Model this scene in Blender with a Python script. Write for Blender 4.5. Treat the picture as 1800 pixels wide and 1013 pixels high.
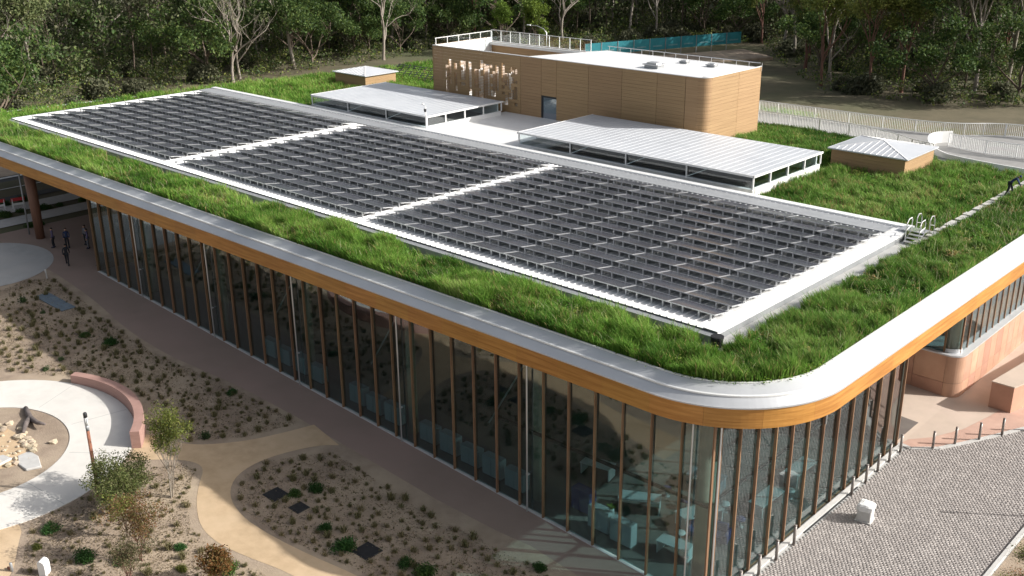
import bpy, bmesh, math, random
import numpy as np
from mathutils import Vector, Matrix, Euler

for o in list(bpy.data.objects): bpy.data.objects.remove(o)
scene = bpy.context.scene
C = scene.collection
R = math.radians

# ------------------------------------------------------------------ camera
CAM_F, YAW, PITCH, ROLL = 1837.965, -0.75294, 0.357379, -0.008563
CAM_P = Vector((17.713, -34.924, 30.5496))
fw = Vector((math.sin(YAW)*math.cos(PITCH), math.cos(YAW)*math.cos(PITCH), -math.sin(PITCH)))
rt = Vector((math.cos(YAW), -math.sin(YAW), 0)); up = rt.cross(fw)
r2 = rt*math.cos(ROLL) + up*math.sin(ROLL); u2 = -rt*math.sin(ROLL) + up*math.cos(ROLL)
cd = bpy.data.cameras.new('camera'); cam = bpy.data.objects.new('camera', cd); C.objects.link(cam)
M = Matrix.Identity(4)
for i in range(3): M[i][0], M[i][1], M[i][2], M[i][3] = r2[i], u2[i], -fw[i], CAM_P[i]
cam.matrix_world = M
cd.sensor_width = 36.0; cd.sensor_fit = 'HORIZONTAL'; cd.lens = CAM_F/1800*36; cd.clip_start = .5; cd.clip_end = 3000
scene.camera = cam
def infront(p, m=0.08):            # is a point inside the photographed view (used only to skip what is never seen)
    d = Vector(p) - CAM_P; z = d.dot(fw)
    if z < 1: return False
    x = CAM_F*d.dot(r2)/z/1800; y = CAM_F*d.dot(u2)/z/1800
    return abs(x) < .5+m and abs(y) < .2815+m

# ------------------------------------------------------------------ light
SUN = Vector((1.42, 1.06, 1.0)).normalized()
w = bpy.data.worlds.new('World'); scene.world = w; w.use_nodes = True
nt = w.node_tree; bg = nt.nodes['Background']
sky = nt.nodes.new('ShaderNodeTexSky'); sky.sky_type = 'NISHITA'; sky.sun_disc = False
sky.sun_elevation = math.asin(SUN.z); sky.sun_rotation = math.atan2(SUN.x, SUN.y)
sky.air_density = 1.0; sky.dust_density = 4.0; sky.ozone_density = .6
hs = nt.nodes.new('ShaderNodeHueSaturation'); hs.inputs['Saturation'].default_value = .45   # hazy, partly clouded sky
nt.links.new(sky.outputs[0], hs.inputs['Color']); nt.links.new(hs.outputs[0], bg.inputs[0]); bg.inputs[1].default_value = 0.125
sd = bpy.data.lights.new('sun', 'SUN'); sd.energy = 5.0; sd.angle = R(0.6); sd.color = (1.0, .965, .91)
so = bpy.data.objects.new('sun', sd); C.objects.link(so); so.location = (60, 50, 80)
so.rotation_euler = (-SUN).to_track_quat('-Z', 'Y').to_euler()
scene.view_settings.view_transform = 'Standard'; scene.view_settings.look = 'None'
scene.view_settings.exposure = 0.3; scene.view_settings.gamma = 1.0
scene.render.engine = 'CYCLES'
scene.cycles.max_bounces = 8; scene.cycles.transparent_max_bounces = 24

rnd = random.Random(7); rng = np.random.default_rng(11)

# ------------------------------------------------------------------ materials
MATS = {}
def node(nt, t, **k):
    n = nt.nodes.new(t)
    for a, v in k.items(): setattr(n, a, v)
    return n
def mat(name, c1, c2=None, scale=1.0, rough=.8, metal=0.0, bump=0.0, bscale=None, coord='pos', vary=0.0, spec=.4,
        stretch=None, detail=6.0, c3=None, s3=.15, attr=None, contrast=(.35, .65), trans=0.0, bdist=.02):
    if name in MATS: return MATS[name]
    m = bpy.data.materials.new(name); m.use_nodes = True; nt = m.node_tree; L = nt.links
    b = nt.nodes['Principled BSDF']
    b.inputs['Roughness'].default_value = rough; b.inputs['Metallic'].default_value = metal
    b.inputs['Specular IOR Level'].default_value = spec
    if coord == 'pos': co = node(nt, 'ShaderNodeNewGeometry').outputs['Position']
    else: co = node(nt, 'ShaderNodeTexCoord').outputs['Object']
    if stretch:
        mp = node(nt, 'ShaderNodeMapping'); mp.inputs['Scale'].default_value = stretch
        L.new(co, mp.inputs['Vector']); co = mp.outputs[0]
    def noise(s, d=detail, rg=.6):
        n = node(nt, 'ShaderNodeTexNoise'); n.inputs['Scale'].default_value = s; n.inputs['Detail'].default_value = d
        n.inputs['Roughness'].default_value = rg; L.new(co, n.inputs['Vector']); return n.outputs['Fac']
    def mix(f, a, bb, kind='MIX'):
        x = node(nt, 'ShaderNodeMix', data_type='RGBA', blend_type=kind)
        for s, v in ((0, f), (6, a), (7, bb)):
            if hasattr(v, 'default_value'): L.new(v, x.inputs[s])
            else: x.inputs[s].default_value = v if s == 0 else (*v, 1)
        return x.outputs[2]
    if attr:
        a = node(nt, 'ShaderNodeAttribute', attribute_name=attr); col = a.outputs['Color']
        if c2 is not None:
            n = noise(scale); r = node(nt, 'ShaderNodeMapRange'); L.new(n, r.inputs[0])
            r.inputs[3].default_value = .8; r.inputs[4].default_value = 1.2
            col = mix(1.0, col, r.outputs[0], 'MULTIPLY')
    else:
        rc = c1
        if c2 is not None:
            n = noise(scale); r = node(nt, 'ShaderNodeMapRange'); L.new(n, r.inputs[0])
            r.inputs[1].default_value, r.inputs[2].default_value = contrast
            rc = mix(r.outputs[0], c1, c2)
        if c3 is not None:
            n = noise(s3, 4); r = node(nt, 'ShaderNodeMapRange'); L.new(n, r.inputs[0])
            r.inputs[1].default_value = .45; r.inputs[2].default_value = .7
            rc = mix(r.outputs[0], rc, c3)
        col = rc
    if vary:
        oi = node(nt, 'ShaderNodeObjectInfo'); r = node(nt, 'ShaderNodeMapRange'); L.new(oi.outputs['Random'], r.inputs[0])
        r.inputs[3].default_value = 1-vary; r.inputs[4].default_value = 1+vary
        h = node(nt, 'ShaderNodeHueSaturation'); L.new(r.outputs[0], h.inputs['Value'])
        r2_ = node(nt, 'ShaderNodeMapRange'); mm = node(nt, 'ShaderNodeMath', operation='FRACT'); m2 = node(nt, 'ShaderNodeMath', operation='MULTIPLY')
        m2.inputs[1].default_value = 7.31; L.new(oi.outputs['Random'], m2.inputs[0]); L.new(m2.outputs[0], mm.inputs[0]); L.new(mm.outputs[0], r2_.inputs[0])
        r2_.inputs[3].default_value = .5-vary*.06; r2_.inputs[4].default_value = .5+vary*.06; L.new(r2_.outputs[0], h.inputs['Hue'])
        if hasattr(col, 'default_value'): L.new(col, h.inputs['Color'])
        else: h.inputs['Color'].default_value = (*col, 1)
        col = h.outputs[0]
    if hasattr(col, 'default_value'): L.new(col, b.inputs['Base Color'])
    else: b.inputs['Base Color'].default_value = (*col, 1)
    if bump:
        bn = node(nt, 'ShaderNodeBump'); bn.inputs['Strength'].default_value = bump; bn.inputs['Distance'].default_value = bdist
        L.new(noise(bscale or scale*4), bn.inputs['Height']); L.new(bn.outputs[0], b.inputs['Normal'])
    if trans:
        out = nt.nodes['Material Output']; t = node(nt, 'ShaderNodeBsdfTranslucent'); ms = node(nt, 'ShaderNodeMixShader')
        ms.inputs[0].default_value = trans
        if hasattr(col, 'default_value'): L.new(col, t.inputs[0])
        else: t.inputs[0].default_value = (*col, 1)
        L.new(b.outputs[0], ms.inputs[1]); L.new(t.outputs[0], ms.inputs[2]); L.new(ms.outputs[0], out.inputs[0])
    MATS[name] = m; return m
def glassmat(name, tint, ior, refl=(1, 1, 1)):
    m = bpy.data.materials.new(name); m.use_nodes = True; nt = m.node_tree; L = nt.links
    nt.nodes.remove(nt.nodes['Principled BSDF']); out = nt.nodes['Material Output']
    lw = node(nt, 'ShaderNodeLayerWeight'); lw.inputs[0].default_value = .5
    pw = node(nt, 'ShaderNodeMath', operation='POWER'); pw.inputs[1].default_value = 4.0; L.new(lw.outputs['Facing'], pw.inputs[0])
    f = node(nt, 'ShaderNodeMapRange'); L.new(pw.outputs[0], f.inputs[0]); f.inputs[3].default_value = ior; f.inputs[4].default_value = .9
    t = node(nt, 'ShaderNodeBsdfTransparent'); t.inputs[0].default_value = (*tint, 1)
    g = node(nt, 'ShaderNodeBsdfGlossy'); g.inputs['Roughness'].default_value = 0.01; g.inputs[0].default_value = (*refl, 1)
    n = node(nt, 'ShaderNodeTexNoise'); n.inputs['Scale'].default_value = .6; n.inputs['Detail'].default_value = 1
    ge = node(nt, 'ShaderNodeNewGeometry'); L.new(ge.outputs['Position'], n.inputs['Vector'])
    bp = node(nt, 'ShaderNodeBump'); bp.inputs['Strength'].default_value = .05; bp.inputs['Distance'].default_value = .02
    L.new(n.outputs['Fac'], bp.inputs['Height']); L.new(bp.outputs[0], g.inputs['Normal'])
    x = node(nt, 'ShaderNodeMixShader'); L.new(f.outputs[0], x.inputs[0]); L.new(t.outputs[0], x.inputs[1]); L.new(g.outputs[0], x.inputs[2])
    L.new(x.outputs[0], out.inputs[0]); MATS[name] = m; return m

# ------------------------------------------------------------------ mesh helpers
class MB:
    def __init__(s): s.v = []; s.f = []
    def add(s, vs, fs):
        n = len(s.v); s.v += [tuple(p) for p in vs]; s.f += [tuple(i+n for i in f) for f in fs]; return s
    def box(s, x0, x1, y0, y1, z0, z1):
        return s.add([(x0,y0,z0),(x1,y0,z0),(x1,y1,z0),(x0,y1,z0),(x0,y0,z1),(x1,y0,z1),(x1,y1,z1),(x0,y1,z1)],
                     [(3,2,1,0),(4,5,6,7),(0,1,5,4),(1,2,6,5),(2,3,7,6),(3,0,4,7)])
    def bar(s, a, b, w, h=None, upv=(0,0,1)):           # rectangular bar from a to b
        h = h or w; a = Vector(a); b = Vector(b); d = (b-a).normalized(); u = Vector(upv)
        if abs(d.dot(u)) > .98: u = Vector((0,1,0))
        sx = d.cross(u).normalized(); u = sx.cross(d)
        vs = []
        for p in (a, b):
            for i, j in ((-1,-1),(1,-1),(1,1),(-1,1)): vs.append(p + sx*(i*w/2) + u*(j*h/2))
        return s.add(vs, [(3,2,1,0),(4,5,6,7),(0,1,5,4),(1,2,6,5),(2,3,7,6),(3,0,4,7)])
    def tube(s, pts, rad, n=8, cap=True):
        pts = [Vector(p) for p in pts]; rad = rad if hasattr(rad, '__len__') else [rad]*len(pts)
        base = len(s.v); ref = None
        for i, p in enumerate(pts):
            d = (pts[min(i+1, len(pts)-1)] - pts[max(i-1, 0)]).normalized()
            a = Vector((1,0,0)) if abs(d.x) < .8 else Vector((0,1,0))
            if ref is not None: a = ref
            x = (a - d*a.dot(d)).normalized(); y = d.cross(x); ref = x
            for k in range(n):
                t = 2*math.pi*k/n; s.v.append(tuple(p + x*(rad[i]*math.cos(t)) + y*(rad[i]*math.sin(t))))
        for i in range(len(pts)-1):
            for k in range(n):
                k2 = (k+1) % n; a0 = base+i*n; b0 = a0+n
                s.f.append((a0+k, a0+k2, b0+k2, b0+k))
        if cap:
            s.f.append(tuple(base+k for k in range(n-1, -1, -1))); e = base+(len(pts)-1)*n
            s.f.append(tuple(e+k for k in range(n)))
        return s
    def lathe(s, prof, n=16, c=(0,0,0)):                 # prof = [(r, z)]
        return s.tube([(c[0], c[1], c[2]+z) for r, z in prof], [max(r, 1e-4) for r, z in prof], n)
    def prism(s, poly, z0, z1):                          # z0/z1 numbers or functions of (x, y)
        f0 = z0 if callable(z0) else (lambda x, y: z0); f1 = z1 if callable(z1) else (lambda x, y: z1)
        n = len(poly); a = sum(poly[i][0]*poly[(i+1)%n][1]-poly[(i+1)%n][0]*poly[i][1] for i in range(n))
        if a < 0: poly = poly[::-1]
        vs = [(x, y, f0(x, y)) for x, y in poly] + [(x, y, f1(x, y)) for x, y in poly]
        fs = [tuple(range(n-1, -1, -1)), tuple(range(n, 2*n))] + [(i, (i+1)%n, n+(i+1)%n, n+i) for i in range(n)]
        return s.add(vs, fs)
    def sheet(s, poly, zf):
        n = len(poly); a = sum(poly[i][0]*poly[(i+1)%n][1]-poly[(i+1)%n][0]*poly[i][1] for i in range(n))
        if a < 0: poly = poly[::-1]
        return s.add([(x, y, zf(x, y)) for x, y in poly], [tuple(range(n))])
    def sheetx(s, poly, zf, xc=-3.0):                    # sheet folded along x = xc where the ground starts to rise
        bm = bmesh.new(); bm.faces.new([bm.verts.new((x, y, 0)) for x, y in poly])
        bmesh.ops.bisect_plane(bm, geom=bm.verts[:]+bm.edges[:]+bm.faces[:], plane_co=(xc,0,0), plane_no=(1,0,0))
        bm.normal_update(); bm.verts.index_update()
        n = len(s.v); fl = sum(f.normal.z for f in bm.faces) < 0
        s.v += [(v.co.x, v.co.y, zf(v.co.x, v.co.y)) for v in bm.verts]
        s.f += [tuple(n+v.index for v in (reversed(f.verts) if fl else f.verts)) for f in bm.faces]; bm.free(); return s
    def mesh(s, name='m', smooth=False, bevel=0):
        me = bpy.data.meshes.new(name); me.from_pydata(s.v, [], s.f); me.update()
        if bevel:
            bm = bmesh.new(); bm.from_mesh(me)
            bmesh.ops.bevel(bm, geom=bm.edges[:], offset=bevel, segments=1, affect='EDGES', clamp_overlap=True)
            bm.to_mesh(me); bm.free()
        if smooth: me.polygons.foreach_set('use_smooth', [True]*len(me.polygons))
        return me
    def build(s, name, m, parent=None, smooth=False, bevel=0):
        return obj(name, s.mesh(name, smooth, bevel), m, parent)
def obj(name, me, m=None, parent=None, loc=(0,0,0), rz=0, sc=None):
    if m is not None and not me.materials: me.materials.append(MATS[m] if isinstance(m, str) else m)
    o = bpy.data.objects.new(name, me); C.objects.link(o); o.parent = parent; o.location = loc
    if rz: o.rotation_euler = (0, 0, rz)
    if sc is not None: o.scale = sc if hasattr(sc, '__len__') else (sc, sc, sc)
    return o
def tag(o, label=None, cat=None, group=None, kind=None):
    if label: o['label'] = label
    if cat: o['category'] = cat
    if group: o['group'] = group
    if kind: o['kind'] = kind
    return o
def thing(name, label, cat, loc=(0,0,0), rz=0, group=None, sc=None):
    o = bpy.data.objects.new(name, None); C.objects.link(o); o.location = loc; o.rotation_euler = (0,0,rz); o.empty_display_size = .2
    if sc is not None: o.scale = (sc, sc, sc)
    return tag(o, label, cat, group)
def struct(name, mb, m):
    return tag(mb.build(name, m), kind='structure')
def setcol(me, cols):              # per-vertex colours, (n,3)
    a = me.color_attributes.new('col', 'FLOAT_COLOR', 'POINT')
    c = np.ones((len(me.vertices), 4), 'f'); c[:, :3] = cols; a.data.foreach_set('color', c.ravel())
def npmesh(name, v, f):            # fast mesh from arrays, f = (n,3) or (n,4)
    me = bpy.data.meshes.new(name); n, k = f.shape
    me.vertices.add(len(v)); me.vertices.foreach_set('co', np.ascontiguousarray(v, 'f').ravel())
    me.loops.add(n*k); me.loops.foreach_set('vertex_index', np.ascontiguousarray(f, 'i').ravel())
    me.polygons.add(n); me.polygons.foreach_set('loop_start', np.arange(0, n*k, k, dtype='i'))
    me.polygons.foreach_set('loop_total', np.full(n, k, 'i')); me.update(calc_edges=True); me.validate(); return me
def circ(cx, cy, r, n=40, a0=0, a1=360):
    return [(cx+r*math.cos(R(a0+(a1-a0)*i/n)), cy+r*math.sin(R(a0+(a1-a0)*i/n))) for i in range(n + (0 if a1-a0 >= 360 else 1))]
def inpoly(x, y, poly):            # vectorised point in polygon
    x = np.asarray(x); y = np.asarray(y); r = np.zeros(x.shape, bool); n = len(poly); j = n-1
    for i in range(n):
        xi, yi = poly[i]; xj, yj = poly[j]
        c = ((yi > y) != (yj > y)) & (x < (xj-xi)*(y-yi)/((yj-yi) or 1e-9)+xi); r ^= c; j = i
    return r
def smoothpoly(p, it=2, closed=False):
    for _ in range(it):
        q = []; n = len(p)
        rg = range(n if closed else n-1)
        if not closed: q.append(p[0])
        for i in rg:
            a, b = p[i], p[(i+1) % n]
            q += [(a[0]*.75+b[0]*.25, a[1]*.75+b[1]*.25), (a[0]*.25+b[0]*.75, a[1]*.25+b[1]*.75)]
        if not closed: q.append(p[-1])
        p = q
    return p
def ORD(n):
    return ['first','second','third','fourth','fifth','sixth','seventh','eighth','ninth','tenth','eleventh','twelfth','thirteenth','fourteenth',
            'fifteenth','sixteenth','seventeenth','eighteenth','nineteenth','twentieth'][n]

# ------------------------------------------------------------------ ground height
def sstep(a, b, x):
    t = min(1, max(0, (x-a)/(b-a))); return t*t*(3-2*t)
def zg(x, y=0):                    # ground falls gently along the long facade towards the near corner
    return .05*min(max(0.0, -x-3.0), 83.5)
def zt(x, y):                      # terrain with the rise behind the building
    a = zg(x)*(1 if x > -88 else 1); t = sstep(58, 82, y)
    z = a*(1-t) + 5.2*t
    far = max(0, math.hypot(x+30, y-30)-150)
    return z + .035*far*sstep(0, 60, far)

# palette -----------------------------------------------------------
mat('soil', (.36,.285,.215), (.26,.20,.15), .9, .95, bump=.6, bscale=9, c3=(.43,.345,.25), s3=.22, bdist=.05)
mat('terrain', (.10,.088,.052), (.14,.118,.072), .5, .95, bump=.5, bscale=4, c3=(.085,.10,.045), s3=.05, bdist=.08)
mat('pavement', (.30,.225,.185), (.26,.195,.16), .35, .8, bump=.15, bscale=30, c3=(.33,.235,.20), s3=.10, contrast=(.3,.7))
mat('golden_gravel', (.53,.39,.25), (.45,.33,.205), 1.5, .9, bump=.3, bscale=25, c3=(.57,.43,.285), s3=.3)
mat('white_concrete', (.67,.645,.60), (.61,.585,.545), 1.2, .7, bump=.08, bscale=30, c3=(.70,.67,.63), s3=.25)
mat('grey_concrete', (.42,.42,.41), (.36,.36,.35), 1.2, .8, bump=.12, bscale=25, c3=(.46,.45,.43), s3=.3)
mat('ramp_concrete', (.30,.295,.285), (.26,.255,.245), 1.2, .8, bump=.1, bscale=25)
mat('pale_concrete', (.55,.54,.52), (.48,.47,.45), 2.2, .8, bump=.1, bscale=25)
mat('pink_concrete', (.52,.335,.265), (.46,.30,.24), 1.2, .8, bump=.12, bscale=25, c3=(.56,.38,.30), s3=.4)
mat('beige_concrete', (.54,.44,.36), (.49,.40,.33), .8, .8, bump=.1, bscale=25, c3=(.57,.46,.385), s3=.25)
mat('rammed_wall', (.42,.255,.215), (.36,.215,.18), 1.5, .9, bump=.3, bscale=12, stretch=(1,1,5))
mat('terracotta', (.50,.29,.20), (.45,.255,.175), 1.2, .75, bump=.1, bscale=20, vary=.10, c3=(.54,.33,.23), s3=.5)
mat('asphalt', (.06,.06,.062), (.08,.078,.078), 2.5, .9, bump=.25, bscale=40)
mat('line_paint', (.72,.71,.68), (.6,.59,.56), 3, .7)
mat('sandstone', (.54,.45,.33), (.40,.33,.24), 2.0, .9, bump=.5, bscale=6, coord='obj', vary=.2)
mat('timber_fascia', (.52,.25,.062), (.36,.155,.032), 1.1, .5, bump=.12, bscale=6, stretch=(.35,.35,6), vary=.06, spec=.35)
mat('timber_clad', (.40,.26,.135), (.335,.212,.108), 1.2, .7, bump=.35, bscale=7, stretch=(.25,.25,9), vary=.05)
mat('mullion_timber', (.25,.145,.078), (.18,.10,.055), 2, .6, stretch=(4,4,.4), vary=.12, coord='pos')
mat('zinc', (.58,.59,.605), (.49,.50,.515), .5, .40, metal=.30, bump=.05, bscale=3, stretch=(1,1,1), c3=(.62,.63,.64), s3=.25)
mat('zinc_edge', (.80,.80,.79), None, rough=.4, metal=.2)
mat('white_metal', (.80,.80,.795), (.74,.74,.735), .6, .38, spec=.5, c3=(.83,.83,.82), s3=.2)
mat('canopy_metal', (.50,.52,.55), (.45,.47,.50), .6, .42, spec=.4, c3=(.53,.55,.575), s3=.2)
mat('white_paint', (.80,.80,.79), (.74,.74,.73), 1.2, .5)
mat('grey_metal', (.33,.34,.35), (.28,.29,.30), 1.5, .5, metal=.3)
mat('aluminium', (.62,.62,.62), None, rough=.35, metal=.7)
mat('steel_post', (.30,.27,.25), (.24,.215,.2), 3, .45, metal=.55)
mat('dark_metal', (.035,.037,.04), None, rough=.5, metal=.2)
mat('black_rubber', (.012,.012,.014), (.02,.02,.022), 4, .75, bump=.2, bscale=30)
mat('blue_grey_mat', (.16,.21,.25), (.12,.16,.2), 2, .7)
mat('rust_steel', (.29,.125,.075), (.21,.085,.05), 5, .75, coord='obj', stretch=(3,3,.6))
mat('module', (.040,.043,.052), (.050,.050,.062), .6, .24, spec=.5, vary=.3)
mat('module_frame', (.52,.53,.54), None, rough=.4, metal=.6)
mat('roof_soil', (.10,.115,.035), (.16,.12,.06), 1.1, .95, bump=.6, bscale=8)
mat('gravel', (.45,.42,.37), (.28,.26,.23), 14, .9, bump=.6, bscale=25)
mat('interior_floor', (.17,.15,.135), (.14,.12,.11), .8, .6, c3=(.22,.19,.17), s3=.2)
mat('interior_wall', (.15,.115,.095), (.12,.09,.075), .4, .8)
mat('soffit', (.28,.17,.09), (.22,.13,.07), 1.0, .7, stretch=(.3,6,1))
mat('column_concrete', (.36,.335,.26), (.31,.29,.22), 1.2, .7)
mat('timber_column', (.20,.10,.065), (.15,.075,.05), 3, .6, stretch=(3,3,.3))
mat('furniture_white', (.55,.56,.56), None, rough=.5)
mat('cabinet_white', (.36,.39,.40), None, rough=.5)
mat('furniture_blue', (.025,.05,.17), None, rough=.8)
mat('furniture_grey', (.22,.24,.27), None, rough=.7)
mat('teal', (.03,.25,.29), (.024,.20,.24), .8, .6)
mat('red_plastic', (.55,.04,.05), None, rough=.5)
mat('banner_print', (.14,.30,.33), None, rough=.6)
mat('bark', (.17,.13,.10), (.09,.07,.055), 3, .95, bump=.6, bscale=8, coord='obj', stretch=(2,2,.5), vary=.15)
mat('pale_bark', (.33,.30,.26), (.22,.18,.14), 1.5, .85, bump=.3, coord='obj', stretch=(2,2,.4), vary=.12)
mat('red_bark', (.21,.11,.08), (.12,.06,.045), 2.5, .9, bump=.5, coord='obj', stretch=(2,2,.4), vary=.12)
mat('leaf', (1,1,1), None, rough=.6, attr='col', vary=.16, trans=.36, spec=.25)
mat('grass_blade', (1,1,1), None, rough=.65, attr='col', trans=.38, spec=.2)
mat('strip_grey', (.42,.43,.44), (.36,.37,.38), 3, .5, metal=.3)
mat('cobble', (1,1,1), (1,1,1), 9, .85, attr='col', bump=.25, bscale=40)
mat('driftwood', (.17,.14,.13), (.10,.085,.08), 4, .9, bump=.5, coord='obj')
mat('skin', (.45,.27,.19), None, rough=.6)
mat('cloth_dark', (.022,.024,.03), None, rough=.9)
mat('cloth_navy', (.025,.04,.10), None, rough=.9)
mat('cloth_grey', (.16,.16,.18), None, rough=.9)
mat('cloth_violet', (.12,.10,.18), None, rough=.9)
mat('hair', (.02,.015,.012), None, rough=.7)
mat('hi_vis', (.45,.55,.03), None, rough=.8)
mat('lamp_glass', (.75,.76,.76), None, rough=.2)
glassmat('glass', (.63,.755,.765), .085)
glassmat('clear_glass', (.90,.95,.96), .05)
# ================================================================== GROUND
xs = sorted(set([-600,-450,-330,-260]+list(range(-220,-88,6))+[-86.5]+list(range(-84,-3,6))+[-3.0]+list(range(3,120,6))+[150,220,320,450]))
ys = sorted(set([-300,-180,-100,-60,-40]+list(range(-30,58,8))+list(range(58,86,3))+list(range(86,220,7))+[240,300,400,560,700]))
def terr():
    v = np.array([(x, y, zt(x, y) - .03 + (rnd.uniform(-.3,.3) if y > 84 or x < -100 else 0)) for y in ys for x in xs])
    nx = len(xs); f = np.array([(j*nx+i, j*nx+i+1, (j+1)*nx+i+1, (j+1)*nx+i) for j in range(len(ys)-1) for i in range(nx-1)])
    me = npmesh('terrain', v, f); me.polygons.foreach_set('use_smooth', [True]*len(f)); return me
tag(obj('terrain', terr(), 'terrain'), kind='structure')

def lay(name, poly, off, m): return struct(name, MB().sheet(poly, lambda x, y: zg(x)+off), m)
lay('garden_soil', [(-74,-40),(-2.6,-40),(-2.6,-2.6),(-74,.3)], .0, 'soil')
EDGE1 = [(-63,-2.7),(-60.7,-2.7),(-54.8,-3.0),(-49,-3.85),(-43.6,-3.95),(-39.6,-3.5),(-36,-3.0),(-30.7,-2.8)]
EDGE2 = [(-25.9,-3.2),(-22,-3.5),(-17.9,-3.55),(-13.7,-3.0),(-11.2,-2.9),(-9.4,-3.0),(-2.6,-3.0)]
lay('facade_path', [(-74,.4)]+[(-74,-2.7)]+smoothpoly(EDGE1)+smoothpoly(EDGE2)+[(-2.6,.4)], .012, 'pavement')
BED2 = [(-25.9,-3.15),(-26.8,-3.9),(-27.7,-6.7),(-27.4,-8.9),(-26,-10.3),(-23.9,-10.9),(-21.6,-10.8),(-19,-10.4),(-16.8,-9.9),(-12,-9)]
GOLDOUT = [(-12,-11.6),(-16,-11.6),(-18.6,-11.9),(-20.9,-12.6),(-22.8,-13.0),(-24.6,-12.85),(-26.5,-11.9),(-28.0,-10.8),(-29.2,-9.7),(-30.4,-9.9),(-31.6,-11.0),(-32.7,-12.3)]
GOLDUP = [(-35,-10.3),(-33.3,-9.7),(-31.6,-8.9),(-30,-6.6),(-29.2,-4.2),(-28.8,-2.6)]
GOLD = smoothpoly(GOLDUP)+smoothpoly([(-25.9,-3.0)]+BED2[1:])+smoothpoly(GOLDOUT)
lay('golden_path', GOLD, .024, 'golden_gravel')
lay('golden_path_corner', smoothpoly([(-33,-19.8),(-30.9,-18.9),(-29.3,-19.9),(-27.1,-21.1),(-25.5,-24),(-34,-28),(-37,-25)], 2, True), .024, 'golden_gravel')
RC, RO, RI = (-39.5,-17.9), 8.55, 5.15
def ringsheet():
    mb = MB(); n = 72
    a = circ(*RC, RO, n); b = circ(RC[0], RC[1]-.2, RI, n)
    mb.v = [(x, y, zg(x)+.05) for x, y in a] + [(x, y, zg(x)+.05) for x, y in b] + [(x, y, zg(x)-.05) for x, y in a] + [(x, y, zg(x)-.05) for x, y in b]
    for i in range(n):
        j = (i+1) % n; mb.f += [(i, j, n+j, n+i), (2*n+i, 2*n+j, j, i), (n+i, n+j, 3*n+j, 3*n+i)]
    return mb
struct('ring_path', ringsheet(), 'white_concrete')
mj = MB()                                    # control joints of the ring path, thin grooves
for a in range(8, 360, 36):
    c, s = math.cos(R(a)), math.sin(R(a))
    p = (RC[0]+c*(RI+.12), RC[1]+s*(RI+.12)); q = (RC[0]+c*(RO-.1), RC[1]+s*(RO-.1))
    mj.bar((p[0], p[1], zg(p[0])+.05), (q[0], q[1], zg(q[0])+.05), .03, .006)
struct('ring_path_joints', mj, 'grey_concrete')
lay('round_pad', circ(-67.5,-6.1,5.3,48), .028, 'grey_concrete')
lay('entry_paving', [(-74,.38),(-74,16),(-61.6,16),(-61.6,.38)], .010, 'pavement')
# creek inside the ring
lay('creek_bed', smoothpoly([(-43.5,-16.2),(-40.5,-15.4),(-37.2,-15.2),(-36.2,-17),(-38,-19.5),(-42,-20.5),(-45,-19)], 2, True), .012, 'golden_gravel')
lay('creek_channel', smoothpoly([(-42.2,-17.9),(-39.6,-16.9),(-38.3,-17.6),(-39,-19),(-41.5,-20.3),(-44,-20)], 2, True), .02, 'interior_floor')
# streets at the far left
def strip(name, x0, x1, off, m, y0=-30, y1=70): return struct(name, MB().add(
    [(x0,y0,zg(x0)+off),(x1,y0,zg(x1)+off),(x1,y1,zg(x1)+off),(x0,y1,zg(x0)+off)], [(0,1,2,3)] if x0 < x1 else [(3,2,1,0)]), m)
strip('footpath', -77.6, -75.4, .03, 'pale_concrete'); strip('road_shoulder_path', -81.2, -79.0, .03, 'pale_concrete')
strip('road', -91.5, -82.6, .012, 'asphalt'); strip('road_edge_line', -86.7, -86.45, .02, 'line_paint'); strip('road_kerb', -91.2, -90.6, .05, 'line_paint')
strip('far_verge', -104, -91.6, .02, 'soil')
# plaza on the right
YC = [(-3.1,20.7),(-2.3,20.6),(-1.1,21.7),(-.2,23.4),(.75,25.4),(1.75,27.6),(3.2,30.5),(5.4,35)]
PLZ = [(-3.1,-7),(5.4,-7),(5.4,35)] + YC[::-1][1:]
struct('plaza_base', MB().sheetx([(-3.14,-40),(30,-40),(30,60),(-14,60),(-14,20.5),(-3.14,20.5)], lambda x, y: .0 + zg(x)), 'grey_concrete')
struct('courtyard_paving', MB().sheetx([(-14,20.6),(-3.05,20.6),(-2.9,21.6),(-1.95,22.8),(-1.0,25.0),(-.4,28.0),(.2,32.5),(.6,36),(.6,55),(-14,55)], lambda x, y: .012+zg(x)), 'beige_concrete')
struct('courtyard_band', MB().sheetx([(-3.05,20.65),(-2.3,20.65),(-1.1,21.75),(-.2,23.45),(.75,25.45),(1.75,27.65),(3.2,30.5),(5.4,35),(9,44),(1,44),(.62,36),(.22,32.5),(-.38,28.0),(-.98,25.0),(-1.93,22.8),(-2.88,21.6)], lambda x, y: .022+zg(x)), 'pink_concrete')
mk = MB()                                                   # pale kerb between cobbles and courtyard
for (a, b) in zip(YC[:-1], YC[1:]): mk.bar((a[0], a[1], .03), (b[0], b[1], .03), .26, .09)
struct('plaza_kerb', mk, 'pale_concrete')
struct('glass_kerb', MB().box(-3.02, -2.74, 0.3, 20.5, -.05, .11), 'pale_concrete')
struct('drain_channel', MB().box(-2.72, -2.64, 8.5, 14.5, -.05, .035), 'dark_metal')
struct('bed_kerb', MB().box(5.42, 5.62, -20, 60, -.05, .12).box(5.62, 5.68, -20, 60, -.05, .02), 'pale_concrete')
struct('planting_soil', MB().sheet([(5.7,-20),(14,-20),(14,60),(5.7,60)], lambda x, y: .03), 'soil')
_g = np.random.default_rng(4).random((48,48))
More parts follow.
